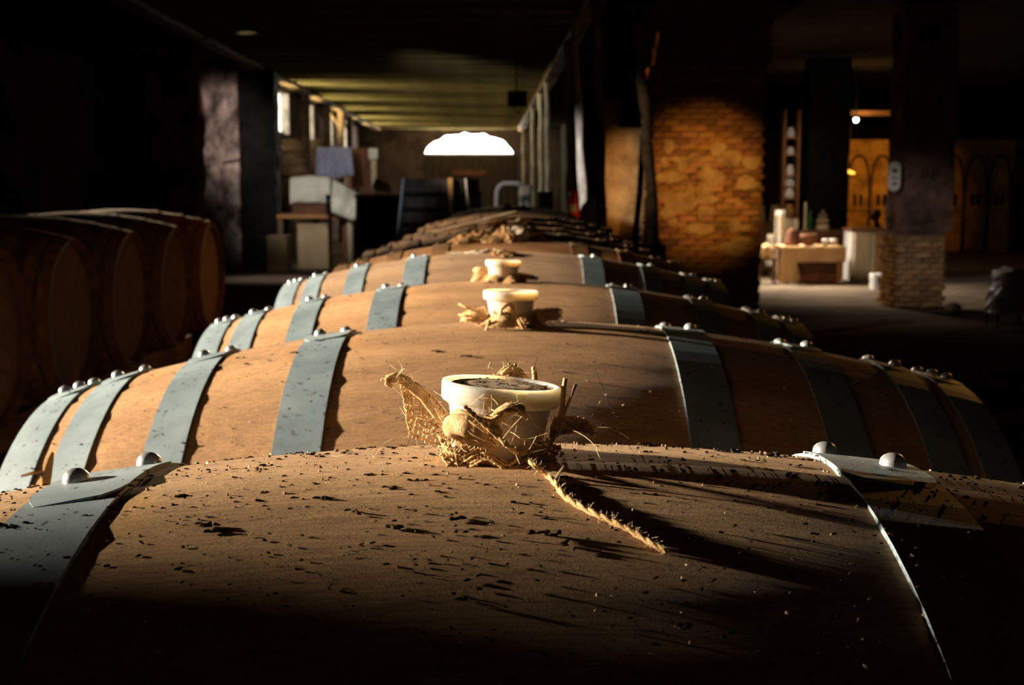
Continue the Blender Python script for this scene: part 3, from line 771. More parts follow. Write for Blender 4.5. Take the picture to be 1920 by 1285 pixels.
# left flap: rises to a curled tip
mb = MB()
def lf(u, v):      # u root->tip, v lower->upper edge
    cx = [(848, 826), (812, 782), (776, 752), (742, 716)]; cu = [(852, 780), (820, 752), (785, 722), (748, 706)]
    cl = [(832, 838), (800, 826), (768, 812), (762, 770)]
    def cat(pts, s):
        s = max(-.2, min(1.2, s)) * (len(pts) - 1); i = int(max(0, min(len(pts) - 2, math.floor(s)))); f = s - i
        return pts[i][0] + (pts[i + 1][0] - pts[i][0]) * f, pts[i][1] + (pts[i + 1][1] - pts[i][1]) * f
    a = cat(cl, u); b = cat(cu, u)
    px = a[0] + (b[0] - a[0]) * v; py = a[1] + (b[1] - a[1]) * v
    Y = .668 + .004 * math.sin(v * PI) - .004 * u + .003 * (1 - v)
    return P1(px, py, Y)
weave(mb, lf, 12, 7, .00050, 30, (.02, .02, .12, .01))
obj('left_flap', local(mb), M['burlap'], t, smooth=True)
mb = MB()          # thick selvedge twisted to the tip
pts = [P1(x, y, .664) for x, y in ((842, 815), (822, 780), (800, 753), (780, 732), (762, 716), (745, 708), (731, 709), (727, 716), (733, 722))]
for k in range(3): mb.tube([p + Vector((math.cos(i * 1.2 + k * 2.1), 0, math.sin(i * 1.2 + k * 2.1))) * .0011 for i, p in enumerate(pts)], [.0015, .0016, .0016, .0017, .0017, .0018, .0016, .0013, .0009], 6)
for k in range(9):
    q = pts[1 + k % 6]; mb.tube([q, q + Vector((random.uniform(-.001, .003), 0, random.uniform(.001, .0035)))], [.0009, .0005], 5)
obj('selvedge', local(mb), M['burlap'], t, smooth=True)
# ring bunched round the foot of the stopper
mb = MB()
def ring(r0, r1, z0, z1, a0, a1, ph, sink=True):
    def fn(u, v):
        a = a0 + (a1 - a0) * u; r = r0 + (r1 - r0) * v + .003 * math.sin(a * 5 + ph) * v
        p = Vector((base1.x + r * math.cos(a), base1.y + r * math.sin(a), base1.z + z0 + (z1 - z0) * v + .0025 * math.sin(a * 7 + ph)))
        dy = p.y - base1.y; p.z -= R0 - math.sqrt(max(R0 * R0 - dy * dy, 0)); return p
    return fn
weave(mb, ring(.0215, .0270, .0035, .0010, 0, 2 * PI, 1), 56, 4, .00055, 64, (0, 0, .05, .15))
obj('foot_ring', local(mb), M['burlap'], t, smooth=True)
mb = MB(); weave(mb, ring(.0235, .0262, .001, .0100, PI * 1.08, PI * 1.98, 2), 40, 7, .0006, 46, (.02, .02, .1, .25), keep=lambda u, v: v < .75 + .45 * math.sin(u * 9) * (1 if u < .9 else .5))
obj('front_fold', local(mb), M['burlap'], t, smooth=True)
# rolled hem curl in front, looping to the right
mb = MB()
pts = [P1(x, y, Y) for x, y, Y in ((846, 800, .628), (850, 785, .622), (862, 780, .618), (882, 786, .614), (905, 792, .612), (925, 790, .612), (935, 776, .612), (950, 768, .611), (968, 766, .611), (981, 771, .612), (985, 782, .613))]
for k in range(4): mb.tube([p + Vector((0, math.cos(i * .9 + k * 1.57), math.sin(i * .9 + k * 1.57))) * .0016 for i, p in enumerate(pts)], [.0016, .0017, .0018, .0018, .0017, .0016, .0015, .0015, .0014, .0010, .0005], 6)
rl = [P1(x, y, Y) for x, y, Y in ((848, 812, .626), (852, 797, .618), (866, 797, .613), (886, 801, .610), (908, 806, .609), (926, 812, .611), (936, 818, .614))]
mb.tube(densify(rl, 4), [.0008] + [.0038, .0046, .0050, .0050] + [.0048] * 7 + [.0042] * 6 + [.003] * 5 + [.0012] * 2, 12)
for k in range(6): mb.tube([p + Vector((0, math.cos(i * .5 + k * 1.05), math.sin(i * .5 + k * 1.05))) * .0046 for i, p in enumerate(rl)], .0006, 5)
obj('rolled_hem', local(mb), M['burlap'], t, smooth=True)
mb = MB()
def fc(u, v): return quad_patch(P1(846, 790, .620), P1(930, 796, .612), P1(858, 826, .624), P1(925, 838, .622), (0, -.004, 0))(u, v)
weave(mb, fc, 20, 8, .0006, 24, (.02, .03, .04, .08))
obj('front_flap', local(mb), M['burlap'], t, smooth=True)
# back flap above the lid
mb = MB()
weave(mb, quad_patch(P1(925, 712, .702), P1(985, 716, .700), P1(945, 690, .706), P1(975, 694, .706), (0, .003, 0)), 12, 7, .0006, 14, (.1, .25, .3, .5))
obj('back_flap', local(mb), M['burlap'], t, smooth=True)
mb = MB()
for (pp, r) in (([(1002, 722), (1003, 706), (1001, 692), (1000, 688)], .0016), ([(1050, 790), (1054, 760), (1057, 730), (1060, 710)], .0016),
                ([(1040, 805), (1058, 775), (1070, 745), (1081, 720)], .0010), ([(938, 702), (950, 694), (962, 685)], .0011)):
    n_ = len(pp); mb = MB(); mb.tube([P1(x, y, .668 if x > 1030 else .70) for x, y in pp], [r * (1 - .45 * i / n_) for i in range(n_)], 6)
    obj('stray_thread', local(mb), M['burlap'], t, smooth=True)
# right flap, lying low
mb = MB()
weave(mb, quad_patch(P1(1032, 818, .655), P1(1112, 812, .662), P1(1040, 785, .668), P1(1100, 790, .675), (0, 0, .002)), 18, 9, .0006, 20, (.05, .2, .1, .15))
obj('right_flap', local(mb), M['burlap'], t, smooth=True)
mb = MB()
for c_, n_, ln_, sp_ in ((P1(860, 800, .622), 60, .010, (.006, .004, .004)), (P1(960, 775, .613), 40, .008, (.006, .002, .003)), (P1(745, 715, .662), 30, .007, (.004, .003, .003)),
                         (P1(800, 790, .668), 50, .008, (.007, .004, .007)), (P1(1080, 800, .662), 70, .012, (.012, .006, .004)), (P1(960, 705, .70), 30, .007, (.008, .003, .003)), (P1(930, 832, .625), 60, .012, (.02, .004, .003))):
    hairs(mb, c_, n_, ln_, sp_)
o = obj('loose_fibres', local(mb), M['fibre'], t); o['kind'] = 'stuff'

# burlap of the second and third barrels
def small_burlap(i, px, Y, label, lfp, rtp, front, s):
    b = crest(i, X(px, Y) - barrels[i].location.x + (.0098 if i == 1 else 0), 0)
    t = thing('burlap_patch', label, 'cloth', b, 'burlap under the stoppers'); iv = Matrix.Translation(-b)
    def loc_(mb): mb.v = [tuple(iv @ Vector(v)) for v in mb.v]; return mb
    for nm, (c0, c1, c2, c3, Yf) in (('left_flap', lfp), ('right_flap', rtp), ('front_flap', front)):
        mb = MB(); weave(mb, quad_patch(P(*c0, Yf), P(*c1, Yf), P(*c2, Yf + .012), P(*c3, Yf + .012), (0, -.006, .001)), 18, 10, .0008 * s, 20, (.05, .28, .12, .12)); obj(nm, loc_(mb), M['burlap'], t, smooth=True)
    mb = MB()
    def rg(u, v):
        a = 2 * PI * u; r = .0225 + .011 * v + .003 * math.sin(a * 4) * v; y = r * math.sin(a)
        return Vector((b.x + r * math.cos(a), b.y + y, b.z + .007 * (1 - v) + .001 - (R0 - math.sqrt(R0 * R0 - y * y)) + .003 * math.sin(a * 5)))
    weave(mb, rg, 60, 6, .0008 * s, 60, (0, 0, .1, .3)); obj('foot_ring', loc_(mb), M['burlap'], t, smooth=True)
    for (a, c, r) in [((860, 570), (896, 584), .0015), ((860, 590), (890, 594), .0013), ((866, 598), (892, 600), .0012)] if i == 1 else [((884, 526), (905, 522), .002), ((892, 502), (912, 508), .002)]:
        mb = MB(); mb.tube([P(*a, Y - .01), P((a[0] + c[0]) / 2, (a[1] + c[1]) / 2 + 1, Y - .012), P(*c, Y - .01)], [r * .8, r, r * .8], 6); obj('frayed_strand', loc_(mb), M['burlap'], t, smooth=True)
    if i == 1:
        mb = MB(); mb.tube([P(x, y, Y - .036) for x, y in ((938, 598), (940, 580), (948, 572), (957, 572), (961, 582), (962, 598), (964, 608))], .0022, 7); obj('frayed_strand', loc_(mb), M['burlap'], t, smooth=True)
        mb = MB(); mb.tube([P(x, y, Y - .04) for x, y in ((918, 600), (914, 612), (911, 622))], [.0022, .0018, .0014], 7); obj('frayed_strand', loc_(mb), M['burlap'], t, smooth=True)
small_burlap(1, 957, 1.327, 'frayed burlap spread around the stopper of the second barrel',
             ((912, 604), (872, 602), (910, 578), (876, 584), 1.319), ((1004, 604), (1044, 600), (1000, 582), (1046, 580), 1.323), ((918, 614), (962, 612), (926, 598), (958, 578), 1.286), 1.0)
small_burlap(2, 943, 2.049, 'crumpled burlap around the small stopper of the third barrel',
             ((912, 525), (890, 524), (912, 504), (892, 504), 2.06), ((975, 524), (1004, 524), (970, 512), (1000, 518), 2.06), ((914, 526), (952, 526), (920, 514), (950, 508), 2.03), 1.2)

# ------------------------------------------------------------------ twine on the nearest barrel
pp = [(872, 762), (882, 772), (897, 786), (915, 802), (934, 820), (955, 838), (978, 856), (1000, 872), (1020, 888), (1040, 905), (1056, 928), (1085, 948), (1120, 966), (1155, 982), (1190, 1000), (1222, 1020), (1252, 1036)]
path = []
for i, (px, py) in enumerate(pp):
    if py < 850: path.append(P1(px, py, .603))
    else:
        h = hit(0, px, py, .0012 + (.004 if i == 7 else 0)); path.append(h if h else P1(px, py, .6))
dp = densify(path, 9)
mb = MB()
for k in range(2):
    n_ = len(dp)
    mb.tube([p + Vector((math.cos(i * .55 + k * PI), 0, math.sin(i * .55 + k * PI))) * (.0005) for i, p in enumerate(dp)], [(.00075 if i < n_ * .55 else .0010) * (1 if i < n_ - 4 else .7) for i in range(n_)], 5)
t = thing('twine', 'frayed twine running down to the right across the nearest barrel', 'string', dp[40])
iv = Matrix.Translation(-dp[40]); mb.v = [tuple(iv @ Vector(v)) for v in mb.v]
obj('strand', mb, M['burlap'], t, smooth=True)
mb = MB()
for i in range(0, len(dp), 1):
    for _ in range(6): hairs(mb, dp[i], 1, .0024 if i > 60 else .0016, (.0006, .0004, .0005), .00006)
q = hit(0, 1040, 900, .001) or dp[60]
mb.tube([q, q + Vector((.004, .001, .006))], [.0009, .0005], 5)
mb.v = [tuple(iv @ Vector(v)) for v in mb.v]
o = obj('fuzz', mb, M['fibre'], t); o['kind'] = 'stuff'

# ------------------------------------------------------------------ crumbs and fibres on the barrels
def debris(i, n, big, label, sx=.46, amin=-50, amax=14):
    mb = MB(); pl = MB()
    for k in range(n):
        if k < big: s = random.uniform(.0022, .0052)
        else: s = random.uniform(.0005, .0018)
        x = random.uniform(-sx, sx); a = math.radians(random.uniform(amin, amax))
        onhoop = any(h0 - .002 < abs(x) < h1 + .002 for h0, h1 in HOOPS)
        p = crest(i, x, a, .0021 if onhoop else .0002); nrm = Vector((0, math.sin(a), math.cos(a)))
        ang = random.gauss(0, .5) + (PI if random.random() < .5 else 0)
        if k < big:
            for _ in range(random.randint(2, 5)):
                mb.chip(p + Vector((random.gauss(0, s * .6), random.gauss(0, s * .2), 0)), (s * random.uniform(.5, 1.3), s * random.uniform(.25, .6), s * random.uniform(.12, .28)), ang, nrm)
        else: mb.chip(p, (s * random.uniform(1, 2.4), s * random.uniform(.5, 1), s * .4), ang, nrm)
    for k in range(n // 5):
        x = random.uniform(-sx, sx); a = math.radians(random.uniform(amin, amax)); p = crest(i, x, a, .0004); s = random.uniform(.0004, .0012)
        pl.chip(p, (s * random.uniform(1, 2.5), s, s), random.uniform(-1, 1), Vector((0, math.sin(a), math.cos(a))))
    t = thing('crumbs', label, 'debris', crest(i, 0, 0), None); t['kind'] = 'stuff'
    iv = Matrix.Translation(-crest(i, 0, 0))
    for nm, b_, m in (('dark_crumbs', mb, M['crumb']), ('pale_crumbs', pl, M['pale_crumb'])):
        b_.v = [tuple(iv @ Vector(v)) for v in b_.v]
        o = obj(nm, b_, m, t); o['kind'] = 'stuff'
debris(0, 3800, 120, 'dark bark crumbs and dust strewn over nearest barrel')
debris(1, 700, 45, 'dark crumbs scattered over the second barrel', amin=-45, amax=12)
debris(2, 260, 16, 'sparse dark crumbs on the third barrel', amin=-35, amax=12)
debris(3, 100, 8, 'few dark crumbs on the fourth greyish barrel', amin=-25, amax=10)
# named bits seen in the photograph on the crest of the nearest barrel
mb = MB()
for (px, py, s) in ((1240, 836, .0055), (1366, 848, .005), (1445, 856, .006), (1462, 858, .004), (605, 937, .005), (392, 990, .006), (401, 998, .005), (1020, 1003, .006), (742, 992, .005), (783, 902, .003), (700, 893, .0035), (350, 932, .004), (345, 932, .003), (760, 890, .003)):
    p = hit(0, px, py) or crest(0, X(px, .70), math.radians(9))
    for _ in range(7):
        mb.chip(p + Vector((random.gauss(0, s * .5), random.gauss(0, s * .15), random.uniform(0, s * .2))), (s * random.uniform(.4, 1), s * random.uniform(.25, .5), s * random.uniform(.12, .25)), random.uniform(-.6, .6))
o = tag(obj('bark_flakes', mb, M['crumb']), 'larger black bark flakes lying on the nearest barrel', 'debris', None, 'stuff')
mb = MB()      # splinter caught between the two front barrels at left
p = P(92, 890, 1.02)
mb.tube([P(84, 925, 1.0), P(86, 895, 1.0), P(94, 862, 1.0), P(99, 848, 1.0)], [.004, .0045, .003, .001], 6, squash=.4)
mb.tube([P(40, 893, 1.0), P(62, 887, 1.0), P(84, 883, 1.0)], [.001, .0015, .001], 5)
o = obj('splinter', mb, M['rag']); tag(o, 'small dry splinter lodged between the two nearest barrels at left', 'splinter')
# cobwebs near the bilge hoops
# ------------------------------------------------------------------ rag bundles on the rusty barrels
def rag(i, x, w_, h, label, m, seedn, pieces=5):
    t = thing('rag_bundle', label, 'rag', crest(i, x, 0)); rnd = random.Random(seedn)
    for k in range(pieces):
        mb = MB(); cx = rnd.uniform(-w_ / 2, w_ / 2); cy = rnd.uniform(-.05, .05); r = rnd.uniform(.02, .045); hh = h * rnd.uniform(.5, 1.0) * (1 - abs(cx) / w_); ph = rnd.uniform(0, 9)
        def fn(u, v):
            a = u * 2 * PI; q = r * (1 - v) ** .7 * (1 + .45 * noise.noise(Vector((math.cos(a) * 2, math.sin(a) * 2 + ph, v * 3))))
            y = cy + q * math.sin(a); xx = cx + q * 1.5 * math.cos(a) + .02 * math.sin(v * 3 + ph) * v
            zz = hh * v ** .8 * (1 + .5 * noise.noise(Vector((a, v * 4, ph))))
            return (xx, y, zz - (R0 - math.sqrt(R0 * R0 - y * y)) - .004)
        mb.grid(fn, 18, 8)
        obj('rag', mb, m if rnd.random() < .7 else (M['rag_pale'] if m is M['rag'] else M['rag']), t)
rag(3, -.02, .10, .020, 'pale scraps of cloth on top of the greyish barrel', M['rag_pale'], 1, 5)
rag(4, -.02, .18, .050, 'crumpled brown rag with pale edges on nearest rusty barrel', M['rag'], 5, 9)
rag(5, .0, .20, .045, 'dark crumpled rag with orange edges on second rusty barrel', M['rag'], 3, 8)
rag(7, -.02, .2, .04, 'small dark rag heap on a dim rusty barrel', M['rag'], 4, 4)
rag(11, .0, .14, .06, 'black peaked rag heap at far end of the barrel row', M['crumb'], 8, 4)
mb = MB(); a = P(868, 424, 5.3); b = P(912, 411, 5.7)
mb.box(((a + b) / 2) + Vector((0, 0, .0)), ((b - a).length, .03, .008)); o = obj('wood_sliver', mb, M['rag_pale'])
ctr = (a + b) / 2; o.data.transform(Matrix.Translation(-ctr)); o.location = ctr; o.rotation_euler = (0, -math.atan2(b.z - a.z, b.x - a.x), math.atan2(b.y - a.y, b.x - a.x) * .4)
tag(o, 'pale slat lying loose on the rusty barrels left of rags', 'slat')

# ------------------------------------------------------------------ far middle: vat, pipe, extinguisher ...
c = P(829, 400, 17.5)
t = thing('wooden_vat', 'upright dark vat with steel-blue lit left edge behind the barrels', 'vat', (c.x, 17.5, 0))
zt_ = P(829, 336, 17.5).z; rt = .50; rb = .72
mb = MB(); mb.lathe([(rb, 0), (rt + (rb - rt) * .1, zt_ - .2), (rt, zt_), (rt - .04, zt_), (rt - .05, zt_ - .1), (1e-4, zt_ - .1)], n=40); obj('body', mb, M['vat_wood'], t, smooth=True)
for k, z in enumerate((.25, .6, .95, 1.2, 1.4, 1.6)):
    r = rb + (rt - rb) * z / zt_; mb = MB(); mb.lathe([(r, z - .03), (r + .012, z - .03), (r + .010, z + .03), (r - .005, z + .03)], n=40); obj('hoop', mb, M['black'], t, smooth=True)
for ang, m, wd in ((-75, 'vat_strip', .055), (-48, 'rag_pale', .05), (-171, 'steel', .20)):  # the broad left strap is the vat's lit edge painted on
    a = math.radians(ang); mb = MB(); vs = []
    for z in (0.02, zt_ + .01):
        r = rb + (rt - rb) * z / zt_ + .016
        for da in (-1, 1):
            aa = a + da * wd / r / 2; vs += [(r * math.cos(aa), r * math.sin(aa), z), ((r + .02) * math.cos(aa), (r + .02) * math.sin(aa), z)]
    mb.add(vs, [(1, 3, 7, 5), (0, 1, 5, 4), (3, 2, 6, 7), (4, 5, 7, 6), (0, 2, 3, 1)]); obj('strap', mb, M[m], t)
mb = MB(); mb.tube(densify([P(931, 410, 26), P(931, 372, 26), P(933, 355, 26), P(941, 346, 26), P(956, 344, 26), P(976, 345, 26)], 4), .045, 10)
mb.tube([P(931, 410, 26), Vector((P(931, 410, 26).x, 26, 0))], .045, 10)
tag(obj('white_pipe', mb, M['white'], smooth=True), 'white bent pipe rising behind the far end of the barrels', 'pipe')
# extinguisher hanging on the post
Ye = 21.2; c = P(1079, 380, Ye)
t = thing('fire_extinguisher', 'red fire extinguisher hanging between two pale posts', 'extinguisher', (c.x, Ye, c.z - .30))
mb = MB(); mb.lathe([(1e-4, 0), (.09, 0), (.105, .02), (.108, .10), (.108, .42), (.095, .47), (.05, .51), (.03, .53), (1e-4, .53)], n=24); obj('cylinder', mb, M['red'], t, smooth=True)
mb = MB(); mb.lathe([(.03, .52), (.03, .58), (1e-4, .58)], n=12); mb.box((.02, -.02, .60), (.12, .03, .03)); obj('valve', mb, M['black'], t)
mb = MB(); mb.tube([(.03, -.02, .58), (.10, -.04, .54), (.12, -.04, .40), (.11, -.05, .20)], .012, 8); obj('hose', mb, M['black'], t, smooth=True)
obj('wall_bracket', MB().box((-.05, .12, .36), (.16, .26, .04)), M['black'], t)
mb = MB(); mb.lathe([(.1095, .15), (.1095, .27)], n=12, a0=-2.6, a1=-1.4); obj('label_sheet', mb, M['white'], t)
# loudspeaker box under the ceiling
c = P(970, 186, 24); t = thing('hanging_box', 'black box lamp hanging under the ceiling joists above far window', 'lamp', c)
mb = MB(); mb.box((0, 0, 0), (.36, .30, .28), jit=.01); obj('housing', mb, M['black'], t, bevel=.02)
mb = MB(); mb.tube([(-.02, 0, .13), (-.02, 0, ZC - .02 - c.z)], .015, 6); mb.tube([(-.05, -.02, -.13), (.0, -.1, -.26)], .012, 6); mb.tube([(.1, -.02, -.13), (.02, -.1, -.28)], .012, 6); obj('hanger', mb, M['black'], t)
c = P(1219, 459, 12.4); t = thing('side_cask', 'low dark cask at the foot of the leaning post', 'cask', (c.x, 12.4, 0))
mb = MB(); mb.lathe([(1e-4, 0), (.14, 0), (.18, c.z / 2), (.15, c.z), (1e-4, c.z)], n=20); obj('body', mb, M['vat_wood'], t, smooth=True)
mb = MB(); [mb.lathe([(q_, z_ - .02), (q_ + .006, z_ - .02), (q_ + .006, z_ + .02), (q_, z_ + .02)], n=20) for z_, q_ in ((.2, .158), (c.z - .2, .165))]; obj('hoop', mb, M['rust'], t)
for k_, px_ in enumerate((1215, 1221)):
    mb = MB(); mb.lathe([(1e-4, 0), (.014, 0), (.014, .145), (.010, .155), (1e-4, .156)], n=10)
    tag(obj('pale_candle', mb, M['candle'], loc=(P(px_, 459, 12.4).x, 12.4, c.z), smooth=True), ('left' if k_ == 0 else 'right') + ' of two pale candles at the foot of leaning post', 'candle', 'candles by the leaning post')
# white sack beside the nearest post
def sack(name, label, c, w_, d_, h, m, seedn, cat='sack'):
    mb = MB()
    def fn(u, v):
        a = 2 * PI * u; q = (math.sin(PI * min(1, v * 1.0) * .92 + .22)) ** .5 if 0 < v < 1 else .15
        q = (1 - abs(2 * v - .8) ** 3 * .55) * (1 if 0 < v < 1 else .1); k = noise.noise(Vector((math.cos(a) * 2, math.sin(a) * 2 + seedn, v * 3)))
        return (q * w_ / 2 * math.cos(a) * (1 + .25 * k), q * d_ / 2 * math.sin(a) * (1 + .2 * k), v * h * (1 + .1 * k))
    mb.grid(fn, 28, 14)
    return tag(obj(name, mb, m, loc=c, smooth=True), label, cat)
c = P(1112, 425, 16.5)
cr = thing('barrel_stool', 'dark upright cask carrying the white sack at right', 'cask', (c.x, 16.5, 0))
mb = MB(); mb.lathe([(1e-4, 0), (.24, 0), (.30, .5), (.25, c.z - .02), (1e-4, c.z - .02)], n=24); obj('body', mb, M['vat_wood'], cr, smooth=True)
mb = MB(); [mb.lathe([(r_, z - .02), (r_ + .01, z - .02), (r_ + .01, z + .02), (r_, z + .02)], n=24) for z, r_ in ((.15, .262), (.75, .283))]; obj('hoop', mb, M['rust'], cr)
sack('white_sack', 'white crumpled sack beside the nearest pale post', (c.x, 16.5, c.z - .02), .34, .3, .40, M['white_cloth'], 3)
# low white clutter behind the far barrels
for (px, py, wpx, hpx, m, lb, nm) in ((985, 370, 26, 44, 'whitewash', 'pale crusted drum right of the white pipe', 'drum'), (1022, 378, 30, 38, 'whitewash', 'second pale crusted drum left of the extinguisher', 'drum')):
    Y = 27.0 if px < 1000 else 24.0; c = P(px, py, Y); r = wpx * Y / F / 2; ztp = P(px, py - hpx / 2, Y).z
    t = thing(nm, lb, 'drum', (c.x, Y, 0)); mb = MB(); mb.lathe([(1e-4, 0), (r, 0), (r, ztp * .33), (r * 1.05, ztp * .34), (r, ztp * .35), (r, ztp * .66), (r * 1.05, ztp * .67), (r, ztp * .68), (r * .98, ztp), (r * .8, ztp - .02), (1e-4, ztp - .02)], n=24, wob=.1); obj('body', mb, M[m], t, smooth=True)
c = P(981, 392, 24.5); mb = MB(); mb.lathe([(1e-4, 0), (.06, 0), (.06, .18), (.045, .24), (.018, .30), (.018, .38), (1e-4, .38)], n=16)
t = thing('bottle_shelf', 'narrow dark shelf holding a green bottle by the far posts', 'shelf', (c.x, 24.5, 0)); mm = MB(); mm.box((0, 0, (c.z - .2) - .02), (.4, .3, .04)); mm.box((-.17, 0, (c.z - .24) / 2), (.05, .28, c.z - .24)); mm.box((.17, 0, (c.z - .24) / 2), (.05, .28, c.z - .24)); obj('frame', mm, M['timber'], t)
tag(obj('green_bottle', mb, M['green_glass'], loc=(c.x, 24.5, c.z - .2), smooth=True), 'green bottle glinting beside the far pale drum', 'bottle')

# ------------------------------------------------------------------ left background
YT = 26.5
ta = P(520, 406, YT); tb = P(652, 406, YT); zt_ = ta.z
t = thing('work_table', 'orange-edged wooden work table under the white tarpaulin at left', 'table', ((ta.x + tb.x) / 2, YT, 0)); hw = (tb.x - ta.x) / 2
mb = MB(); mb.box((0, .4, zt_), (2 * hw, .95, .09)); obj('tabletop', mb, M['table_wood'], t, bevel=.01)
for sx in (-1, 1):
    for y in (0.02, .78): mb = MB(); mb.box((sx * (hw - .06), y, zt_ / 2 - .03), (.09, .09, zt_ - .03), taper=1.15); obj('leg', mb, M['timber'] if sx < 0 else M['brown'], t)
def blanket(name, label, pts, Y, m, depth=.5, cat='cloth'):
    """cloth over an object: front outline drawn low to high, given depth and folds"""
    mb = MB(); n = len(pts)
    fr = [P(x, y, Y) for x, y in pts]
    def fn(u, v):
        i = min(int(u * (n - 1)), n - 2); f = u * (n - 1) - i; p = fr[i].lerp(fr[i + 1], f)
        return (p.x, p.y + depth * v, p.z - .10 * v * v + .02 * math.sin(u * 17 + v * 6))
    mb.grid(fn, 40, 8)
    return tag(obj(name, mb, m, smooth=True, solid=.02), label, cat)
# white covered chest on the table
ca = P(542, 345, YT); cb = P(618, 345, YT); top = P(580, 331, YT).z
mb = MB()
wc = cb.x - ca.x; cxm = (ca.x + cb.x) / 2
def cover(u, v):
    # u across, v front hem -> top front -> top back
    x = -wc / 2 + wc * u
    prof = [(-.02, zt_ + .28), (-.05, zt_ + .48), (-.02, top - .05), (.06, top), (.45, top + .01), (.62, top - .12), (.64, zt_ + .2)]
    s = v * (len(prof) - 1); i = min(int(s), len(prof) - 2); f = s - i
    y = prof[i][0] + (prof[i + 1][0] - prof[i][0]) * f; z = prof[i][1] + (prof[i + 1][1] - prof[i][1]) * f
    k = noise.noise(Vector((x * 3, v * 5, 1))) * .03 + .015 * math.sin(x * 14 + v * 3)
    e = .05 * (abs(2 * u - 1) ** 6)
    return (x, y + k, z + k * .5 - e)
mb.grid(cover, 30, 24)
t = thing('covered_chest', 'chest under a white cloth cover on the work table at left', 'chest', (cxm, YT + .1, 0))
obj('cover', mb, M['white_cloth'], t, smooth=True, solid=.015)
mb = MB(); mb.box((0, .32, (zt_ + top) / 2 - .0), (wc * .9, .55, top - zt_ - .11)); obj('chest_body', mb, M['brown'], t)
# tarpaulin sliding to the right down to a point
mb = MB()
def tarp(u, v):
    up = [(618, 334), (640, 346), (665, 362), (688, 378), (700, 398)]; lo = [(622, 398), (648, 410), (662, 414), (680, 410), (700, 402)]
    s = u * 4; i = min(int(s), 3); f = s - i
    a = (up[i][0] + (up[i + 1][0] - up[i][0]) * f, up[i][1] + (up[i + 1][1] - up[i][1]) * f); b = (lo[i][0] + (lo[i + 1][0] - lo[i][0]) * f, lo[i][1] + (lo[i + 1][1] - lo[i][1]) * f)
    p = P(a[0] + (b[0] - a[0]) * v, a[1] + (b[1] - a[1]) * v, 26.0)
    p.y += .45 * (1 - v) ** 1.5 + .05 * math.sin(u * 15 + v * 4) - .1 * math.sin(v * PI); return p
mb.grid(tarp, 30, 12); tag(obj('tarpaulin', mb, M['white_cloth'], smooth=True, solid=.012), 'white tarpaulin sloping right from covered chest to a point', 'cloth')
mb = MB()      # what it hides: trestle end
a = P(656, 420, 26.3); mb.tube([a + Vector((0, 0, .1)), Vector((a.x + .0, 26.3, .0))], [.07, .045], 6); tag(obj('trestle_leg', mb, M['rag_pale']), 'pale tapering prop under the corner of white tarpaulin', 'prop')
# small crates on the table
mb = MB()
for z in (0, .16, .30): mb.box((0, 0, .05 + z), (.42, .05, .06))
mb.box((-.2, 0, .2), (.06, .06, .42)); mb.box((.2, 0, .2), (.06, .06, .42))
c = P(632, 400, 26.2); tag(obj('dark_rack', mb, M['black'], loc=(c.x, 26.25, zt_ + .045)), 'small black ladder-like rack standing on work table edge', 'rack')
# tall stand with blue cloth, another brown
c = P(628, 300, 29.5); zt2 = P(628, 277, 29.5).z; zb2_ = P(628, 332, 29.5).z
t = thing('blue_draped_chair', 'blue-white cloth hung over a tall wooden frame at left', 'frame', (c.x, 29.5, 0)); wd = .78
mb = MB()
def bl(u, v):
    x = -wd / 2 * (1 + .12 * v) + wd * (1 + .14 * v) * u; f = .04 * math.sin(u * 22 + v) * v
    return (x, -.12 - .06 * v + f, zt2 - (zt2 - zb2_) * v * (1 - .05 * math.sin(u * 9)) )
mb.grid(bl, 34, 10); mb.grid(lambda u, v: (-wd / 2 + wd * u, -.12 + .4 * v, zt2 + .01 * math.sin(u * 20)), 34, 4)
obj('blue_cloth', mb, M['blue_cloth'], t, smooth=True, solid=.01)
for sx in (-1, 1):
    for y in (-.06, .25): mb = MB(); mb.box((sx * (wd / 2 - .05), y, zt2 / 2 - .01), (.06, .06, zt2)); obj('upright', mb, M['table_wood'], t)
mb = MB(); mb.box((0, .1, zb2_ - .3), (wd - .1, .36, .05)); obj('shelf_board', mb, M['table_wood'], t)
c = P(683, 300, 30.5); zt2 = P(683, 278, 30.5).z; zb3 = P(683, 355, 30.5).z
t = thing('brown_cabinet', 'tall brown cabinet with pale corner post right of blue cloth', 'cabinet', (c.x, 30.5, 0))
mb = MB(); mb.box((-.05, .2, zt2 / 2), (.48, .4, zt2), jit=.005); obj('body', mb, M['brown'], t, bevel=.01)
mb = MB(); mb.box((.225, -.03, (zt2 + zb3) / 2), (.12, .05, zt2 - zb3)); obj('corner_post', mb, M['rag_pale'], t)
mb = MB(); mb.box((.22, -.05, zt2 - .13), (.20, .06, .24), jit=.01); obj('paper_notice', mb, M['white'], t)
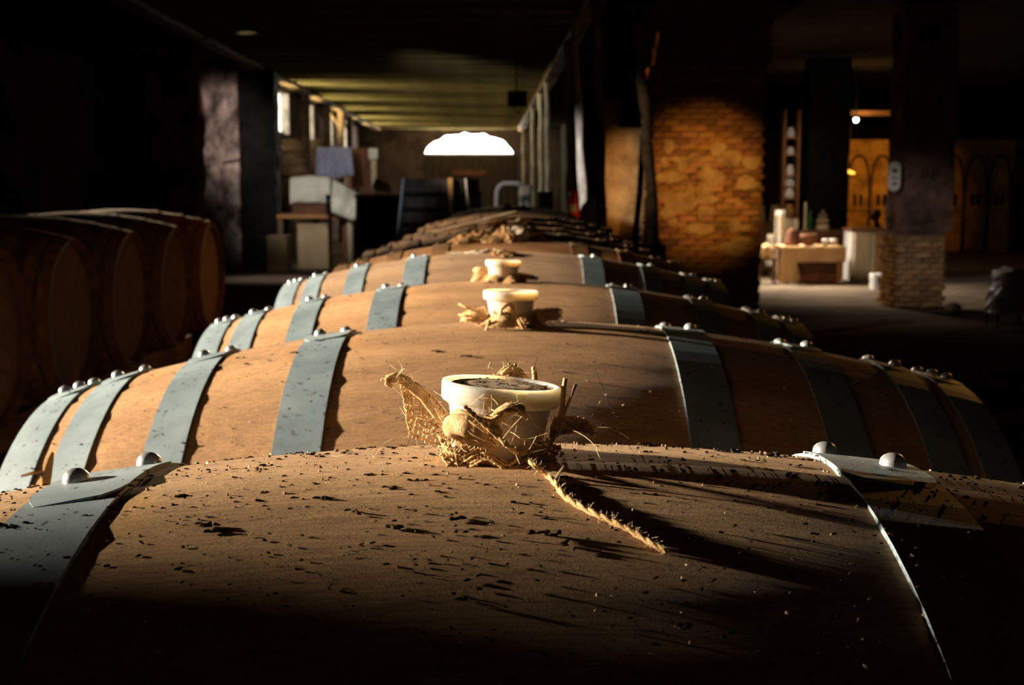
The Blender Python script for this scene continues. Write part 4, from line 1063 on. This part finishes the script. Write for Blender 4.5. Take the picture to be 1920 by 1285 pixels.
# dark round vat with pale rim
c = P(715, 365, 23.0); zt3 = P(715, 368, 23).z
t = thing('round_vat', 'big black round vat with pale rim left of the upright vat', 'vat', (c.x, 23.4, 0)); r = .50
mb = MB(); mb.lathe([(r, 0), (r * 1.06, zt3 * .5), (r, zt3), (r - .05, zt3), (r - .05, zt3 - .2), (1e-4, zt3 - .2)], n=40); obj('body', mb, M['vat_wood'], t, smooth=True)
mb = MB(); mb.lathe([(r - .05, zt3 - .01), (r - .05, zt3 + .03), (r + .03, zt3 + .03), (r + .03, zt3 - .03), (r, zt3 - .03)], n=40); obj('rim', mb, M['rag_pale'], t, smooth=True)
mb = MB(); mb.lathe([(r * 1.04, zt3 * .3), (r * 1.06, zt3 * .3), (r * 1.065, zt3 * .36), (r * 1.04, zt3 * .36)], n=40); obj('hoop', mb, M['rust'], t)
c = P(716, 350, 23.2)
t = thing('white_can', 'white funnel-like can lying on rim of the black round vat', 'can', (c.x, 23.0, zt3 + .03))
mb = MB(); mb.tube([(-.12, 0, .20), (.02, 0, .14), (.14, -.02, .09)], [.10, .095, .085], 16); obj('can_body', mb, M['white'], t, smooth=True)
mb = MB(); mb.sphere((.15, -.08, .07), .045, 10); obj('spout', mb, M['white'], t, smooth=True)
# boxes under the table
def carton(px0, px1, py0, py1, Y, m, label, cat='box'):
    a = P(px0, py0, Y); b = P(px1, py1, Y); w_ = b.x - a.x; z1 = a.z; z0 = 0
    t = thing('carton', label, cat, ((a.x + b.x) / 2, Y + .25, 0)); h = z1
    mb = MB(); mb.box((0, 0, h / 2), (w_, .5, h)); obj('box_body', mb, M[m], t, bevel=.008)
    mb = MB(); mb.box((0, -.25, h - .03), (w_ * .99, .03, .05)); mb.box((w_ * .46, -.255, h / 2), (w_ * .08, .02, h * .95)); obj('flap', mb, M['card'], t)
    return t
carton(557, 616, 420, 478, 26.6, 'card', 'beige cardboard carton standing under the work table')
carton(500, 538, 442, 470, 25.3, 'card', 'small low grey-beige carton left of the bigger carton')
# casks along the left windows
for k, (px, Y, lb) in enumerate([(555, 31.0, 'upright grey cask below the first left window'), (598, 35.4, 'upright dark cask below the second left window')]):
    zt4 = P(px, 262, Y).z; t = thing('upright_cask', lb, 'cask', (X(px, Y), Y, 0)); r = .36
    mb = MB(); mb.lathe([(1e-4, 0), (r * .8, 0), (r, zt4 * .5), (r * .82, zt4), (r * .75, zt4), (r * .74, zt4 - .06), (1e-4, zt4 - .06)], n=28); obj('body', mb, M['timber'], t, smooth=True)
    for z in (.2, .45, .7, .9):
        rr = r * (1 - .2 * abs(2 * z - 1) ** 2) + .01; mb = MB(); mb.lathe([(rr - .03, zt4 * z - .03), (rr, zt4 * z - .03), (rr, zt4 * z + .03), (rr - .03, zt4 * z + .03)], n=28); obj('hoop', mb, M['rust'], t)
# lantern glints between the two left pillars
c = P(377, 300, 28.5)
t = thing('pierced_shutter', 'ragged lit gap panel with daylight holes between left pillars', 'shutter', (c.x, 28.6, 0))
mb = MB(); mb.box((0, 0, 2.1), (.30, .05, 4.2)); obj('board', mb, M['black'], t)
rnd = random.Random(4)
for py in (182, 200, 212, 222, 233, 250, 268, 288):
    q = P(370 + rnd.uniform(-3, 4), py, 28.5); s = rnd.uniform(.03, .055); mb = MB(); mb.box((q.x - c.x, -.04, q.z), (s, .02, s * 2.0), jit=.012); obj('daylight_chink', mb, M['daylight_side'], t)
for py in (314, 331):
    q = P(379, py, 28.5); mb = MB(); mb.sphere((q.x - c.x, -.05, q.z), .075, 10, (.9, .3, 1)); obj('lantern_glow', mb, M['lampglow'], t, smooth=True)

# ------------------------------------------------------------------ right hall
YH = 22.6
ta = P(1468, 463, YH); tb = P(1586, 463, YH); zt_ = ta.z; hw = (tb.x - ta.x) / 2
t = thing('draped_table', 'tan cloth-covered table with small dishes in the right hall', 'table', ((ta.x + tb.x) / 2, YH, 0))
mb = MB(); mb.box((0, .4, zt_ - .03), (2 * hw - .04, .85, .05)); obj('tabletop', mb, M['table_wood'], t)
for sx in (-1, 1):
    for y in (.06, .72): mb = MB(); mb.box((sx * (hw - .1), y, zt_ / 2 - .04), (.07, .07, zt_ - .05)); obj('leg', mb, M['table_wood'], t)
mb = MB(); mb.box((0.1, .4, .22), (2 * hw - .4, .6, .42)); obj('lower_box', mb, M['brown'], t)
mb = MB()
zl = P(1500, 492, YH).z
mb.grid(lambda u, v: (-hw + 2 * hw * u, -.03 - .02 * math.sin(u * 19) * v, zt_ - (zt_ - zl) * v * (1 + .02 * math.sin(u * 9))), 40, 6)
mb.grid(lambda u, v: (-hw + 2 * hw * u, -.03 + .9 * v, zt_ + .004 * math.sin(u * 23 + v * 4)), 20, 6)
obj('tablecloth', mb, M['tan_cloth'], t, smooth=True, solid=.008)
mb = MB()       # long corner hanging to the floor
mb.grid(lambda u, v: (-hw - .02 - .03 * v + (.20 + .16 * v) * u, -.06 + .05 * math.sin(u * 7 + v) * v - .05 * v, zt_ - (zt_ - .02) * v), 16, 12)
obj('hanging_corner', mb, M['tan_cloth'], t, smooth=True, solid=.01)
def on_table(px, dy=.3): return (P(px, 460, YH + dy).x, YH + dy, zt_ + .008)
def lathe_thing(name, label, cat, loc, prof, m, group=None, n=20, **k):
    mb = MB(); mb.lathe(prof, n=n); return tag(obj(name, mb, M[m], loc=loc, smooth=True, **k), label, cat, group)
lathe_thing('dark_hat', 'dark cone-shaped cover at the left end of draped table', 'cover', on_table(1484), [(1e-4, 0), (.13, 0), (.115, .05), (.09, .24), (.05, .30), (1e-4, .31)], 'brown')
lathe_thing('dark_bowl', 'round dark bowl in the middle of draped table', 'bowl', on_table(1516), [(1e-4, 0), (.07, 0), (.13, .06), (.155, .15), (.15, .21), (.14, .21), (.14, .15), (.11, .06), (1e-4, .03)], 'brown')
for k, (px, lb) in enumerate([(1548, 'left of two small pale cups on draped table'), (1563, 'right of two small pale cups on draped table')]):
    lathe_thing('pale_cup', lb, 'cup', on_table(px), [(1e-4, 0), (.05, 0), (.065, .09), (.06, .12), (.055, .12), (.05, .02), (1e-4, .02)], 'white', 'cups on the draped table')
# counter behind the table
zc = P(1520, 432, 24.2).z; ca = P(1462, 432, 24.2); cb = P(1600, 432, 24.2)
t = thing('counter', 'dark counter behind the draped table carrying bottle and cake stand', 'counter', ((ca.x + cb.x) / 2, 24.2, 0))
mb = MB(); mb.box((0, .3, zc - .03), (cb.x - ca.x, .6, .06)); obj('worktop', mb, M['timber'], t)
mb = MB(); mb.box((0, .32, (zc - .06) / 2), (cb.x - ca.x - .06, .52, zc - .06)); obj('carcass', mb, M['brown'], t)
def onc(px, dy=.2): return (P(px, 430, 24.2 + dy).x, 24.2 + dy, zc)
BP = [(1e-4, 0), (.045, 0), (.047, .02), (.047, .20), (.04, .24), (.018, .29), (.016, .36), (.02, .365), (1e-4, .37)]
lathe_thing('green_bottle', 'green glass bottle beside a white candle on the dark counter', 'bottle', onc(1518), BP, 'green_glass')
lathe_thing('white_candle', 'tall white candle left of the green bottle on counter', 'candle', onc(1509), [(1e-4, 0), (.05, 0), (.05, .02), (.026, .03), (.024, .52), (1e-4, .53)], 'candle')
c = onc(1542); t = thing('glass_jar_stand', 'stacked glass jars with white base on the dark counter', 'jar', c)
mb = MB(); mb.lathe([(1e-4, 0), (.13, 0), (.13, .07), (.11, .09), (1e-4, .09)], n=24); obj('base', mb, M['white'], t, smooth=True)
mb = MB(); mb.lathe([(.115, .09), (.115, .18), (.09, .21), (.09, .30), (.05, .33), (1e-4, .34)], n=24); obj('glass', mb, M['clear_glass'], t, smooth=True)
mb = MB(); mb.lathe([(.118, .17), (.122, .18), (.118, .20), (.1, .2)], n=24); mb.lathe([(.02, .34), (.025, .37), (1e-4, .39)], n=12); obj('lid', mb, M['rag_pale'], t, smooth=True)
# white crock stack + shelf tower full of jars
t = thing('white_crock', 'pair of white crocks left end of the dark counter', 'crock', onc(1484, .1)); mb = MB()
for dx in (-.06, .07): mb.lathe([(1e-4, 0), (.06, 0), (.068, .1), (.06, .2), (.05, .22), (1e-4, .22)], (dx, 0, 0), n=18)
obj('crocks', mb, M['white'], t, smooth=True)
xs = P(1483, 300, 25).x; zlo = zc; t = thing('jar_shelf', 'narrow tall shelf tower behind the counter holding bright jars', 'shelf', (xs, 25.05, 0)); zz = P(1483, 205, 25).z
mb = MB(); mb.box((-.14, 0, zz / 2), (.03, .25, zz)); mb.box((.14, 0, zz / 2), (.03, .25, zz)); obj('side_panel', mb, M['table_wood'], t)
jl = []
for k, (py0, py1, m) in enumerate([(258, 238, 'white'), (290, 275, 'white'), (330, 308, 'candle'), (350, 335, 'white'), (372, 352, 'candle'), (408, 382, 'vat_strip')]):
    z = P(1483, py0, 25).z; mb = MB(); mb.box((0, 0, z - .01), (.25, .24, .02)); obj('shelf_board', mb, M['table_wood'], t)
    h = P(1483, py1, 25).z - z; nmj = ['topmost small pale jar of the shelf tower', 'second highest pale jar of the shelf tower', 'third highest cream jar of the shelf tower', 'fourth highest white jar of the shelf tower', 'second lowest cream jar of the shelf tower', 'lowest woven orange basket of the shelf tower'][k]
    r = .075 + .02 * (k > 2)
    lathe_thing('jar' if k < 5 else 'basket', nmj, 'jar' if k < 5 else 'basket', (xs, 25.05, z), [(1e-4, 0), (r, 0), (r * 1.05, h * .5), (r * .7, h * .85), (r * .75, h * .95), (1e-4, h * .96)], m)
# lit plaster stub wall with niche, left of the counter
wa = P(1424, 385, 26); wb = P(1466, 385, 26)
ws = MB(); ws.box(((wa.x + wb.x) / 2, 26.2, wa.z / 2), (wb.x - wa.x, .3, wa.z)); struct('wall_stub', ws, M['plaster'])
c = P(1440, 400, 25.9); mb = MB(); mb.lathe([(1e-4, 0), (.03, 0), (.07, .30), (.075, .32), (1e-4, .32)], n=14); tag(obj('wall_sconce', mb, M['black'], loc=(c.x, 25.94, c.z - .15), smooth=True), 'black cone sconce fixed on the lit stub wall', 'lamp')
for k, (px, py0, py1, wpx, m, lb) in enumerate([(1462, 395, 520, 14, 'white_cloth', 'tall bright white cloth hanging beside the counter'), (1446, 440, 500, 12, 'white_cloth', 'shorter white cloth bundle left of the tall one')]):
    Y = 23.75 + k * .15; a = P(px - wpx / 2, py0, Y); b = P(px + wpx / 2, py1, Y); w_ = b.x - a.x
    t = thing('cloth_stand', lb, 'cloth', ((a.x + b.x) / 2, Y, 0)); mb = MB()
    mb.grid(lambda u, v: (-w_ / 2 * (1 + .4 * v) + w_ * (1 + .4 * v) * u, .06 * math.sin(u * 9) * (.3 + v), a.z - (a.z - max(b.z, .02)) * v), 16, 10); obj('cloth', mb, M[m], t, smooth=True, solid=.02)
    mb = MB(); mb.tube([(0, .08, 0), (0, .08, a.z)], .02, 8); mb.tube([(-w_ / 2, .08, a.z), (w_ / 2, .08, a.z)], .015, 8); obj('stand', mb, M['timber'], t)
# low stool with purple and red clutter
c = P(1437, 490, 22.9); t = thing('low_stool', 'low dark stool half hidden beside the brick pillar', 'stool', (c.x, 22.9, 0)); mb = MB(); mb.box((0, 0, .42), (.34, .3, .04)); obj('seat', mb, M['timber'], t)
for sx in (-1, 1):
    for sy in (-1, 1): mb = MB(); mb.box((sx * .14, sy * .12, .2), (.03, .03, .42)); obj('leg', mb, M['timber'], t)
sack('paper_bag', 'crumpled pale bag on the low stool beside brick pillar', (c.x, 22.9, .44), .26, .2, .26, M['tan_cloth'], 5, 'bag')
c = P(1452, 436, 24.0); lathe_thing('red_pot', 'small red pot on the left end of counter', 'pot', onc(1466, .3), [(1e-4, 0), (.04, 0), (.055, .08), (.05, .1), (1e-4, .1)], 'red')

# white cabinet with curtain
Yc = 23.2; a = P(1598, 433, Yc); b = P(1692, 433, Yc); h = a.z
t = thing('white_cabinet', 'long low white cabinet with pleated cloth at its left', 'cabinet', ((a.x + b.x) / 2, Yc, 0)); w_ = b.x - a.x
mb = MB(); mb.box((0, .3, h / 2), (w_, .55, h)); obj('body', mb, M['white'], t, bevel=.01)
mb = MB(); mb.box((0, .28, h + .02), (w_ + .06, .64, .04)); obj('worktop', mb, M['brown'], t)
for k, xx in enumerate((.08, .33)):
    mb = MB(); mb.box((xx - .02 + .02, .015, h / 2), (.225, .03, h - .08)); dd = obj('door', mb, M['card'], t, bevel=.005)
    mb = MB(); mb.tube([(xx + .08, -.012, h * .55), (xx + .08, -.012, h * .68)], .008, 6); obj('handle', mb, M['black'], dd)
mb = MB(); mb.grid(lambda u, v: (-w_ / 2 + .31 * u, .0 + .03 * math.sin(u * 30) - .01, h - (h - .03) * v), 48, 4); obj('pleated_curtain', mb, M['white_cloth'], t, smooth=True, solid=.006)
# low white bench
a = P(1638, 517, 21.3); b = P(1684, 517, 21.3); h = a.z; w_ = b.x - a.x
t = thing('white_bench', 'small low white bench in front of the white cabinet', 'bench', ((a.x + b.x) / 2, 21.3, 0)); mb = MB(); mb.box((0, .12, h), (w_, .26, .05)); obj('seat', mb, M['white'], t, bevel=.006)
for sx in (-.42, .2):
    mb = MB(); mb.box((sx * w_, .04, h / 2 - .01), (.06, .06, h)); obj('leg', mb, M['white'], t)
    mb = MB(); mb.box((sx * w_, .2, h / 2 - .01), (.06, .06, h)); obj('leg', mb, M['white'], t)
# arched wall far right
YA = 34.0
a = P(1570, 262, YA); bb = P(1905, 262, YA)
aw = struct('wall_arches', MB().box(((a.x + bb.x) / 2, YA + .2, (a.z) / 2), (bb.x - a.x, .4, a.z)), M['plaster'])
for k in range(9):
    px = 1585 + k * 44; cx = P(px + 22, 400, YA).x; hw_ = .30; zs = P(1600, 372, YA).z; zp = P(1600, 292, YA).z
    pts = [(cx - hw_, YA - .03, 0)] + [(cx - hw_ * math.cos(q * PI / 2) ** .8, YA - .03, zs + (zp - zs) * math.sin(q * PI / 2) ** .9) for q in [i / 8 for i in range(8)]] + [(cx, YA - .03, zp)]
    pts += [(2 * cx - p[0], p[1], p[2]) for p in reversed(pts[:-1])]
    obj('arch_rib', MB().tube(pts, .035, 6), M['vat_wood'], aw)
    wz = P(1600, 375, YA).z
    for sx in (-.08, .08): obj('lancet_window', MB().box((cx + sx, YA - .02, wz), (.07, .06, .28)), M['black'], aw)
obj('string_course', MB().box(((a.x + bb.x) / 2, YA - .02, P(1600, 392, YA).z), (bb.x - a.x, .08, .05)), M['plaster'], aw)
# bulb with beam behind
c = P(1605, 225, 28.0); t = thing('hanging_bulb', 'bare glowing bulb hanging below the beam in right hall', 'lamp', c)
obj('bulb', MB().sphere((0, 0, 0), .045, 12), M['bulb'], t, smooth=True)
mb = MB(); mb.tube([(0, 0, .04), (0, 0, ZC - .02 - c.z)], .01, 6); mb.lathe([(.03, .03), (.03, .10), (1e-4, .11)], n=10); obj('cord', mb, M['black'], t)
lamp('bulb_light', 'POINT', c - Vector((0, .15, 0)), None, 25, (1, .6, .25), shadow_soft_size=.05)
a = P(1575, 212, 28.4); b = P(1672, 212, 28.4)
tag(obj('cross_beam', MB().box(((a.x + b.x) / 2, 28.5, a.z), (b.x - a.x + .6, .18, .10)), M['table_wood']), 'orange-lit horizontal beam behind the bare bulb', 'beam')
c = P(1592, 321, 31.0); t = thing('wall_lamp', 'yellow glowing lamp shade before the arched wall', 'lamp', c)
mb = MB(); mb.tube([P(1579, 318, 31.0) - c, P(1590, 322, 31.0) - c, P(1602, 325, 31.0) - c], [.05, .10, .05], 10, squash=.5); obj('shade', mb, M['lampglow'], t, smooth=True)
mb = MB(); mb.tube([(0, 0, .03), (0, 0, ZC - .02 - c.z)], .012, 6); obj('cord', mb, M['black'], t)
# oval sign
c = P(1678, 331, 18.1); t = thing('oval_sign', 'upright oval pale sign on the edge of narrower pillar', 'sign', (c.x, 18.17, c.z)); 
def oval(w_, h, y0, y1, z=0):
    n = 40; vs = []; 
    for y in (y0, y1):
        for k in range(n):
            a = 2 * PI * k / n; rr = w_ / 2; zz = math.sin(a) * rr; zz += (h / 2 - rr) * (1 if math.sin(a) > 0 else -1)
            vs.append((math.cos(a) * rr, y, zz + z))
    return MB().add(vs, [tuple(range(n)), tuple(range(2 * n - 1, n - 1, -1))] + [(k, k + n, (k + 1) % n + n, (k + 1) % n) for k in range(n)])
obj('fixing', MB().box((.05, .05, 0), (.05, .16, .05)), M['black'], t)
obj('plate', oval(.165, .40, -.03, -.06), M['white'], t)
obj('rim', oval(.185, .42, -.02, -.045), M['rag_pale'], t)
obj('marking', MB().box((0, -.062, .08), (.07, .004, .05)).box((0, -.062, -.02), (.09, .004, .02)).box((0, -.062, -.10), (.06, .004, .03)), M['vat_wood'], t)
# plastic-wrapped pile at far right
c = P(1890, 612, 15.6)
t = thing('wrapped_chair', 'plastic-wrapped dark chair at the right edge of the frame', 'chair', (c.x, 15.6, 0))
zt_ = P(1885, 503, 15.6).z
mb = MB()
def wr(u, v):
    a = 2 * PI * u; v2 = v; wv = .27 - .10 * v2 if v < .95 else .06; q = 1 + .12 * noise.noise(Vector((math.cos(a) * 3, math.sin(a) * 3, v * 5)))
    ca, sa = math.cos(a), math.sin(a); k = 1 / max(abs(ca), abs(sa)) ** .6
    return (ca * wv * k * q + .05 * v, sa * .25 * k * q + .08 * v, .17 + (zt_ - .17) * v + .02 * noise.noise(Vector((a, v * 8, 2))))
mb.grid(wr, 44, 26); obj('plastic_wrap', mb, M['plastic_wrap'], t, smooth=True)
for sx in (-.2, .2):
    for sy in (-.18, .18): obj('leg', MB().tube([(sx, sy, .0), (sx, sy, .24)], .016, 8), M['black'], t)
mb = MB(); mb.box((0, 0, .30), (.4, .4, .12)); obj('seat', mb, M['black'], t)
c = P(1788, 578, 17.6); lathe_thing('pale_stone', 'small pale pebble heap on floor right of narrower pillar', 'stone', (c.x, 17.6, 0), [(1e-4, 0), (.12, 0), (.10, .08), (.04, .11), (1e-4, .115)], 'rag_pale', n=9)

# ------------------------------------------------------------------ seated guests
def person(px, py, Y, face, label):
    """seated figure: one skinned body, clothed; head top at px,py"""
    top = P(px, py, Y); x = top.x; hz = top.z
    t = thing('person', label, 'person', (x, Y, 0), None)
    # joints relative to hip
    hip = hz - .86
    J = [((0, 0, hip), .15), ((0, 0, hip + .22), .135), ((face * .03, 0, hip + .44), .15), ((face * .05, 0, hip + .55), .07), ((face * .07, 0, hip + .62), .055),
         ((face * .09, 0, hip + .70), .085), ((face * .09, 0, hip + .80), .085),
         ((face * .04, -.19, hip + .47), .065), ((face * .10, -.24, hip + .22), .048), ((face * .34, -.16, hip + .20), .036), ((face * .42, -.12, hip + .22), .035),
         ((face * .04, .19, hip + .47), .065), ((face * .10, .24, hip + .22), .048), ((face * .34, .16, hip + .20), .036), ((face * .42, .12, hip + .22), .035),
         ((0, -.1, hip - .02), .11), ((face * .42, -.12, hip + .02), .08), ((face * .42, -.12, .08), .05), ((face * .58, -.12, .05), .04),
         ((0, .1, hip - .02), .11), ((face * .42, .12, hip + .02), .08), ((face * .42, .12, .08), .05), ((face * .58, .12, .05), .04)]
    E = [(0, 1), (1, 2), (2, 3), (3, 4), (4, 5), (5, 6), (2, 7), (7, 8), (8, 9), (9, 10), (2, 11), (11, 12), (12, 13), (13, 14), (0, 15), (15, 16), (16, 17), (17, 18), (0, 19), (19, 20), (20, 21), (21, 22)]
    me = bpy.data.meshes.new('figure'); me.from_pydata([j[0] for j in J], E, []); me.materials.append(M['dark_cloth'])
    o = link('figure', me, t); md = o.modifiers.new('skin', 'SKIN'); 
    if not me.skin_vertices: me.attributes  # layer is created with the modifier
    if len(me.skin_vertices) == 0:
        bm = bmesh.new(); bm.from_mesh(me); bm.verts.layers.skin.verify(); bm.to_mesh(me); bm.free()
    sv = me.skin_vertices[0].data
    for i, j in enumerate(J): sv[i].radius = (j[1], j[1]); sv[i].use_root = (i == 0)
    o.modifiers.new('sub', 'SUBSURF').render_levels = 1
    mb = MB(); hx = face * .09; mb.sphere((hx + face * .025, 0, hip + .735), .098, 16, (.85, .72, 1.15)); 
    mb.tube([(hx + face * .09, 0, hip + .75), (hx + face * .125, 0, hip + .715), (hx + face * .095, 0, hip + .70)], [.012, .018, .012], 6)
    for s in (-1, 1): mb.sphere((hx, s * .075, hip + .73), .022, 8, (.8, .4, 1.3))
    obj('face', mb, M['skin'], t, smooth=True)
    mb = MB(); mb.sphere((hx - face * .02, 0, hip + .765), .108, 16, (.95, .82, 1.05)); obj('hair', mb, M['hair'], t, smooth=True)
    mb = MB(); mb.box((0, 0, hip - .16), (.42, .42, .05)); 
    for sx in (-.17, .17):
        for sy in (-.17, .17): mb.box((sx, sy, (hip - .18) / 2), (.04, .04, hip - .18))
    mb.box((-face * .19, 0, hip + .1), (.03, .4, .5)); ch = obj('stool_frame', mb, M['black'], None, loc=(x, Y, 0)); ch.name = 'guest_chair'
    tag(ch, 'dark chair under ' + label.replace('person ', 'the person '), 'chair')
    return t
person(1650, 394, 27.6, -1, 'person in black with dark hair seated beyond the white cabinet')
person(1676, 398, 28.2, -1, 'person in black half hidden behind the narrower pillar')
